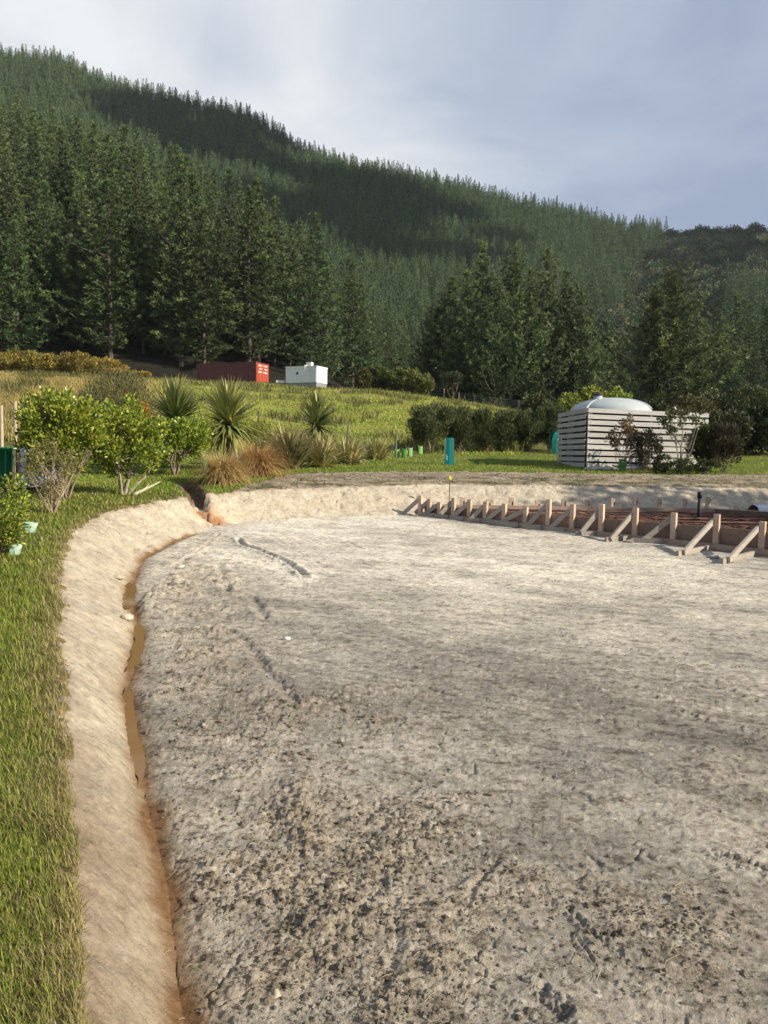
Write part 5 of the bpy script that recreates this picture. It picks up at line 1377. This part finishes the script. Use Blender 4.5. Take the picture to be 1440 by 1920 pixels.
for z in np.linspace(0.16, h, 5): mb.tube([(0, dI, z), (0, 0, z), (wI, 0, z), (wI, dI, z)], 0.011, 5, CG)
mb.build('cage', M_steel, r)
mb = MB()
for x in (0.06, wI / 2, wI - 0.06): mb.box((x - 0.06, 0, -0.03), (x + 0.06, dI, 0.10), (0.55, 0.55, 0.54))
mb.box((0, 0, 0.10), (wI, dI, 0.125), (0.45, 0.45, 0.45)); mb.build('pallet_base', M_plastic, r)
# dead pale branch on the grass at the bank top
g = at(252, 930); g2 = at(300, 912)
mb = MB(); a = np.zeros(3); b = g2 - g
mb.tube([a + [0, 0, .03], b * .35 + [0, 0.02, .06], b * .7 + [0, -.02, .08], b + [0, 0, .11]], [0.035, 0.03, 0.022, 0.012], 7, (0.46, 0.38, 0.27))
mb.tube([b * .35 + [0, 0.02, .06], b * .55 + [0.05, -.15, .16]], [0.02, 0.006], 5, (0.44, 0.36, 0.25))
tag(mb.build('fallen_branch', M_bark, None, False, g), 'pale fallen branch on the grass at the top of the bank', 'branch')

# ------------------------------------------------------------------ container and cabin on the hill
YR = 86.0; a = px_at(393, YR + 3.0); b = px_at(503, YR); m = YR / FPX
zr = at_y(500, 682.5, YR)[2]; bx = thing('shipping_container', 'dark red corrugated shipping container before the pines on the hill', 'container', (b[0], b[1], zr - 2.59), math.atan2(a[1] - b[1], a[0] - b[0]))
Lc = 6.06 * float(np.linalg.norm((a - b)[:2])) / 6.06
RC = (0.115, 0.030, 0.028)  # side painted darker as shade, door end and its posts brighter as sunlit
mb = MB(); Wc = 2.44
xs = np.linspace(0.12, Lc - 0.12, 161); ph = (np.arange(161) % 4); dy = np.where((ph == 1) | (ph == 2), 0.035, 0.0)
for side in (0, 1):
    yv = (-dy - 0.0) if side else (Wc - 0.04 + dy)
    V = np.concatenate([np.c_[xs, yv + (0.04 if side else 0), np.full(161, 0.18)], np.c_[xs, yv + (0.04 if side else 0), np.full(161, 2.45)]]); i = np.arange(160)
    mb.add(V, np.stack([i, i + 1, i + 162, i + 161], 1), RC)
mb.box((0.1, 0.06, 2.47), (Lc - 0.1, Wc - 0.06, 2.57), np.array(RC) * 1.1); mb.box((0.1, 0.06, 0.05), (Lc - 0.1, Wc - .06, 0.16), RC); mb.box((Lc - 0.09, 0.1, .2), (Lc - .03, Wc - .1, 2.45), RC)
mb.build('container_body', M_paint, bx)
fr = MB()
for x in (0.06, Lc - 0.06):
    for y in (0.06, Wc - 0.06): fr.bar((x, y, 0), (x, y, 2.59), 0.12, 0.12, c=(0.15, 0.035, 0.03) if x > 1 else (0.42, 0.075, 0.04))
for y in (0.06, Wc - 0.06):
    for z in (0.08, 2.53): fr.bar((0.12, y, z), (Lc - 0.12, y, z), 0.11, 0.11, c=RC)
fr.build('steel_frame', M_paint, bx)
dr = MB()
for k in range(2):
    y0, y1 = (0.14, Wc / 2 - 0.01) if k == 0 else (Wc / 2 + 0.01, Wc - 0.14)
    dr = MB(); dr.box((-0.02, y0, 0.15), (0.03, y1, 2.45), (0.36, 0.055, 0.035)); d1 = dr.build('end_door', M_paint, bx)
    lb = MB()
    for q in range(2):
        yq = y0 + (y1 - y0) * (0.28 + 0.45 * q); lb.tube([(-0.05, yq, 0.2), (-0.05, yq, 2.4)], 0.022, 6, (0.42, 0.12, 0.09))
    lb.build('lock_bar', M_paint, d1)
    mk_ = MB()
    for q in range(3): mk_.box((-0.026, y0 + 0.12, 2.15 - 0.35 * q), (-0.0215, y1 - 0.15 - 0.15 * (q % 2), 2.32 - 0.35 * q), (0.62, 0.50, 0.46))
    mk_.build('white_marking', M_paint, d1)
YW = 78.0; a = px_at(535, YW + 1.2); b = px_at(592.5, YW - 0.2); c = px_at(606, YW + 1.6)
zt = at_y(560, 685.5, YW)[2]; zb = at_y(592, 718.5, YW - 0.2)[2]; hW = zt - zb
Lw = float(np.linalg.norm((b - a)[:2])); ang = math.atan2(b[1] - a[1], b[0] - a[0])
cb = thing('site_cabin', 'white flat roofed site cabin with roof unit on the hill', 'cabin', (a[0], a[1], zb), ang)
dW = 2.3
mb = MB(); mb.box((0, 0, 0.10), (Lw, dW, hW - 0.08), (0.66, 0.69, 0.73)); mb.build('wall', M_paint, cb)
mb = MB(); mb.box((-0.05, -0.05, hW - 0.078), (Lw + 0.05, dW + 0.05, hW), (0.78, 0.79, 0.80)); mb.build('roof', M_paint, cb)
mb = MB(); mb.box((0.05, 0.05, -0.35), (Lw - .05, dW - .05, 0.097), (0.22, 0.22, 0.22)); mb.build('skid_base', M_paint, cb)
mb = MB(); mb.box((Lw * .35, -0.012, hW * .52), (Lw * .35 + .22, 0.02, hW * .52 + .26), (0.02, 0.022, 0.025)); mb.build('window', M_plastic, cb)
mb = MB(); mb.box((Lw * .73, -0.015, .16), (Lw * .97, 0.012, hW - .25), (0.60, 0.63, 0.67)); dd = mb.build('door', M_paint, cb)
mb = MB(); mb.box((Lw * .73 - .07, -0.025, .14), (Lw * .73 - .004, .01, hW - .24), (0.80, 0.81, 0.82)); mb.build('door_frame', M_paint, dd)
mb = MB(); mb.box((Lw * .62, 0.3, hW + .003), (Lw * .62 + .55, .8, hW + .42), (0.60, 0.61, 0.60)); ru = mb.build('roof_unit', M_paint, cb)
mb = MB(); mb.tube([(Lw * .62 + .05, 0.35, hW + .1), (Lw * .62 + .05, -0.06, hW + .06), (Lw * .62 + .05, -0.06, hW - .75)], 0.05, 8, (0.74, 0.75, 0.75)); mb.build('duct', M_plastic, ru)
mb = MB(); mb.box((-1.0, 0.2, 0.02), (-0.15, 0.5, 0.28), (0.60, 0.60, 0.58)); tag(mb.build('white_crate', M_plastic, None, False, (a[0], a[1], zb + 0.1)), 'low white box on the ground left of the white cabin', 'box')

# ------------------------------------------------------------------ stones, clods and straw on the clay
def stone(V_seed, s, colr, sq=(1, 1, 1)):
    r0 = np.random.default_rng(V_seed); mb = MB()
    pr = [(0.001, -0.9)] + [(math.sqrt(max(0, 1 - z * z)), z) for z in np.linspace(-0.8, 0.8, 7)] + [(0.001, 0.92)]
    mb.lathe(np.array(pr) * s, 11, c=colr); V = mb.V[0]
    dirs = V / (np.linalg.norm(V, axis=1)[:, None] + 1e-9)
    k = 1 + 0.30 * np.sin(dirs @ r0.normal(size=3) * 3 + r0.random() * 6) + 0.15 * np.sin(dirs @ r0.normal(size=3) * 7)
    mb.V[0] = V * k[:, None] * np.array(sq)
    return mb
for k, (px, py, wpx, colr, sq, lab) in enumerate([(238, 1163, 18, (0.50, 0.43, 0.33), (1.2, 0.9, 0.8), 'clay lump lying across the muddy drain between two puddles'), (868, 1796, 14, (0.38, 0.36, 0.34), (0.9, 1.1, 0.8), 'smooth grey pebble on the clay near the bottom of the picture'), (537, 1199, 12, (0.60, 0.57, 0.50), (1.1, 0.9, 0.7), 'small white stone on the part of the pad tinted dark as cloud shade'),
        (1338, 1047, 15, (0.40, 0.38, 0.35), (1.4, 0.9, 0.6), 'flat grey stone beside the last formwork braces'), (338, 1066, 14, (0.55, 0.50, 0.40), (1.1, 1, 0.7), 'pale clay lump near the far left corner of the pad'), (516, 1872, 26, (0.40, 0.34, 0.25), (0.9, 1.2, 0.8), 'large clay clod among rough earth at the bottom'), (222, 1086, 16, (0.52, 0.45, 0.33), (1.5, .7, .5), 'flat clay flake at the upper end of the puddle'), (592, 1690, 10, (0.62, 0.58, 0.5), (.8, 1, .8), 'tiny white stone among the rough clods')]):
    g = at(px, py); s = wpx / 2 * g[1] / FPX
    tag(stone(k, s, colr, sq).build('stone', M_stone, None, True, g + [0, 0, s * 0.35]), lab, 'stone')
# loose crumbs: far too many to count
x, y = scatter(60000, -0.34, 0.52, 1.9, 7.5, 1.3)
_, dt_, dl_, dd_, gd_ = Hnear(x, y)
nm = fbm(x * 2.1, y * 2.1 + 7, 4)
def rg(px, py, rx, ry):
    p = on_plane(px, py, Pz); return np.exp(-(((x - p[0]) / rx) ** 2 + ((y - p[1]) / ry) ** 2))
w = 0.006 + 0.4 * np.exp(-((dt_ + 0.5) / 0.4) ** 2) * (y > 3) + rg(610, 1650, 0.34, 0.55) + 0.8 * rg(720, 1860, 0.34, 0.25) + 0.6 * rg(820, 1570, 0.4, 0.45) + 0.6 * rg(1180, 1730, .4, .3) + 0.4 * rg(640, 1340, .5, .5)
ok = (dt_ < -0.05) & (rng.random(len(x)) < np.clip(w * (0.5 + 1.6 * np.clip(nm + 0.1, 0, 1)), 0, 0.8))
x, y = x[ok], y[ok]; n = len(x)
# height of the displaced surface from the grid
def surf(x, y):
    r = np.hypot(x, y); t = np.arctan2(x, y)
    a = np.clip(np.searchsorted(rr, r) - 1, 0, nr - 2); b = np.clip(np.searchsorted(th, t) - 1, 0, nth - 2)
    return GZ2.reshape(nr, nth)[a, b]
z = surf(x, y)
ico = np.array([(0, 0, 1), (.9, 0, .3), (.28, .85, .3), (-.72, .52, .3), (-.72, -.52, .3), (.28, -.85, .3), (.6, .44, -.5), (-.25, .72, -.5), (-.8, 0, -.5), (-.25, -.72, -.5), (.6, -.44, -.5)])
itri = np.array([(0, 1, 2), (0, 2, 3), (0, 3, 4), (0, 4, 5), (0, 5, 1), (1, 6, 2), (2, 7, 3), (3, 8, 4), (4, 9, 5), (5, 10, 1), (6, 7, 2), (7, 8, 3), (8, 9, 4), (9, 10, 5), (10, 6, 1)])
s = np.clip(0.0036 * np.exp(rng.normal(size=n) * 0.6), 0.0016, 0.017) * np.clip(y / 3.5, 1, 1.5)
V = ico[None] * (1 + 0.22 * rng.normal(size=(n, 11, 1))) * s[:, None, None] * np.array([1, 1, 0.8]) * (0.8 + 0.5 * rng.random((n, 1, 3)))
an = rng.random(n) * 6.28; ca, sa = np.cos(an)[:, None], np.sin(an)[:, None]
V = np.stack([V[..., 0] * ca - V[..., 1] * sa, V[..., 0] * sa + V[..., 1] * ca, V[..., 2]], -1)
V = V + np.stack([x, y, z + s * 0.25], 1)[:, None]
cc = lerp3((0.20, 0.165, 0.12), (0.42, 0.375, 0.30), rng.random(n) ** 1.6)
mb = MB(); mb.add(V.reshape(-1, 3), (itri[None] + (np.arange(n) * 11)[:, None, None]).reshape(-1, 3), np.repeat(cc, 11, 0))
kind(mb.build('clay_crumbs', M_soil), 'stuff', 'loose clay crumbs and clods scattered over the pad')
x, y = scatter(520, -0.30, 0.50, 2.0, 7, 1.5)
_, dt_, dl_, dd_, gd_ = Hnear(x, y); ok = (dl_ < 0.0) | (rng.random(len(x)) < 0.0); x, y = x[ok], y[ok]; n = len(x); z = surf(x, y)
mb = MB()
for k in range(n):
    a = rng.normal() * 0.6 + 0.7; l = 0.02 + 0.07 * rng.random() ** 2; p = np.array([x[k], y[k], z[k] + 0.008]); d = np.array([math.cos(a), math.sin(a), 0.05 * rng.normal()])
    mb.tube([p, p + d * l * .5 + [0, 0, .004], p + d * l], [0.0013, 0.0015, 0.0008], 4, np.array((0.50, 0.42, 0.28)) * (0.5 + 0.6 * rng.random()), cap=False)
kind(mb.build('straw', M_grass), 'stuff', 'bits of pale straw and root on the clay')

# ------------------------------------------------------------------ what shades the scene from outside the picture: an added low cloud shaped for its shadow, trees on the sunny side
import bmesh
bm = bmesh.new()
for px, py, rad in [(195, 205, 16), (245, 212, 18), (300, 222, 20), (360, 232, 22), (420, 246, 24), (480, 262, 24), (540, 292, 22), (590, 316, 20), (250, 250, 18), (320, 275, 22), (400, 300, 26), (470, 325, 26), (540, 352, 26), (610, 352, 22), (660, 362, 20), (720, 386, 18), (600, 400, 24), (660, 420, 22), (780, 410, 15), (830, 432, 12), (700, 450, 18), (480, 400, 22), (560, 440, 22), (640, 480, 18), (820, 505, 16), (880, 470, 13), (1262, 462, 15), (1310, 458, 15), (1360, 466, 15), (1290, 500, 15), (1340, 512, 15), (1250, 495, 11), (1395, 490, 13)]:
    p = at(px, py) + SUN * 820 + rng.normal(size=3) * 3  # unseen blobs set along the sun ray to shadow hill and right slope
    mt = Matrix.Translation(p.tolist()) @ Matrix.Diagonal((rad * 1.1, rad * 1.0, rad * 0.75, 1))
    bmesh.ops.create_icosphere(bm, subdivisions=3, radius=1.0, matrix=mt)
for v in bm.verts:
    q = v.co; n_ = v.co.normalized()
    k = 2.2 * math.sin(q.x * 0.21 + q.z * 0.17) * math.sin(q.y * 0.19 + 1.3) + 1.2 * math.sin(q.x * 0.47 + 2) * math.sin(q.z * 0.53)
    v.co = q + Vector((k, k * 0.7, k * 0.6))
me = bpy.data.meshes.new('cloud'); bm.to_mesh(me); bm.free()
for p_ in me.polygons: p_.use_smooth = True
me.materials.append(plain_mat('shadow_cloud', (0.85, 0.86, 0.88), 1.0, noise=0.03, nscale=0.02, spec=0.0))
cl = bpy.data.objects.new('cloud', me); COL.objects.link(cl)
kind(cl, 'stuff', 'unseen added cloud bank on the sunny side, shaped to shadow the far hill and right slope')
for x_, y_, h_, lab in ((18.5, 14.6, 7.0, 'loose leaved tree beyond the right edge, shading the back bank'), (22.5, 13.2, 8.0, 'taller loose leaved tree beyond the right edge, shading the back bank'), (26.5, 15.0, 8.5, 'tallest loose leaved tree beyond the right edge')):
    fo, sm = make_shrub(2.7, h_, 3800, 0.30, 0.18, DARKG, nstem=6, low=0.22, clump=0.28, ncl=40, stemr=0.07)
    r = thing('shade_tree', lab, 'tree', (x_, y_, gz1(x_, y_)), 0.3 * x_, 'trees on the sunny side of the lawn')
    sm.build('trunk', M_bark, r); fo.build('crown', M_bush, r)

# ------------------------------------------------------------------ air
bm = bmesh.new()
bmesh.ops.create_cube(bm, size=1.0, matrix=Matrix.Translation((0, 0, 148)) @ Matrix.Diagonal((3300, 3300, 304, 1)))
me = bpy.data.meshes.new('haze'); bm.to_mesh(me); bm.free()
mh_ = bpy.data.materials.new('haze'); mh_.use_nodes = True; t = mh_.node_tree; t.nodes.clear()
pv = t.nodes.new('ShaderNodeVolumePrincipled'); pv.inputs['Color'].default_value = (0.80, 0.87, 0.95, 1); pv.inputs['Density'].default_value = 0.00011; pv.inputs['Anisotropy'].default_value = 0.2
t.links.new(pv.outputs[0], t.nodes.new('ShaderNodeOutputMaterial').inputs['Volume'])
me.materials.append(mh_)
hz_ = bpy.data.objects.new('haze', me); COL.objects.link(hz_)
kind(hz_, 'stuff', 'thin bluish haze in the valley air')
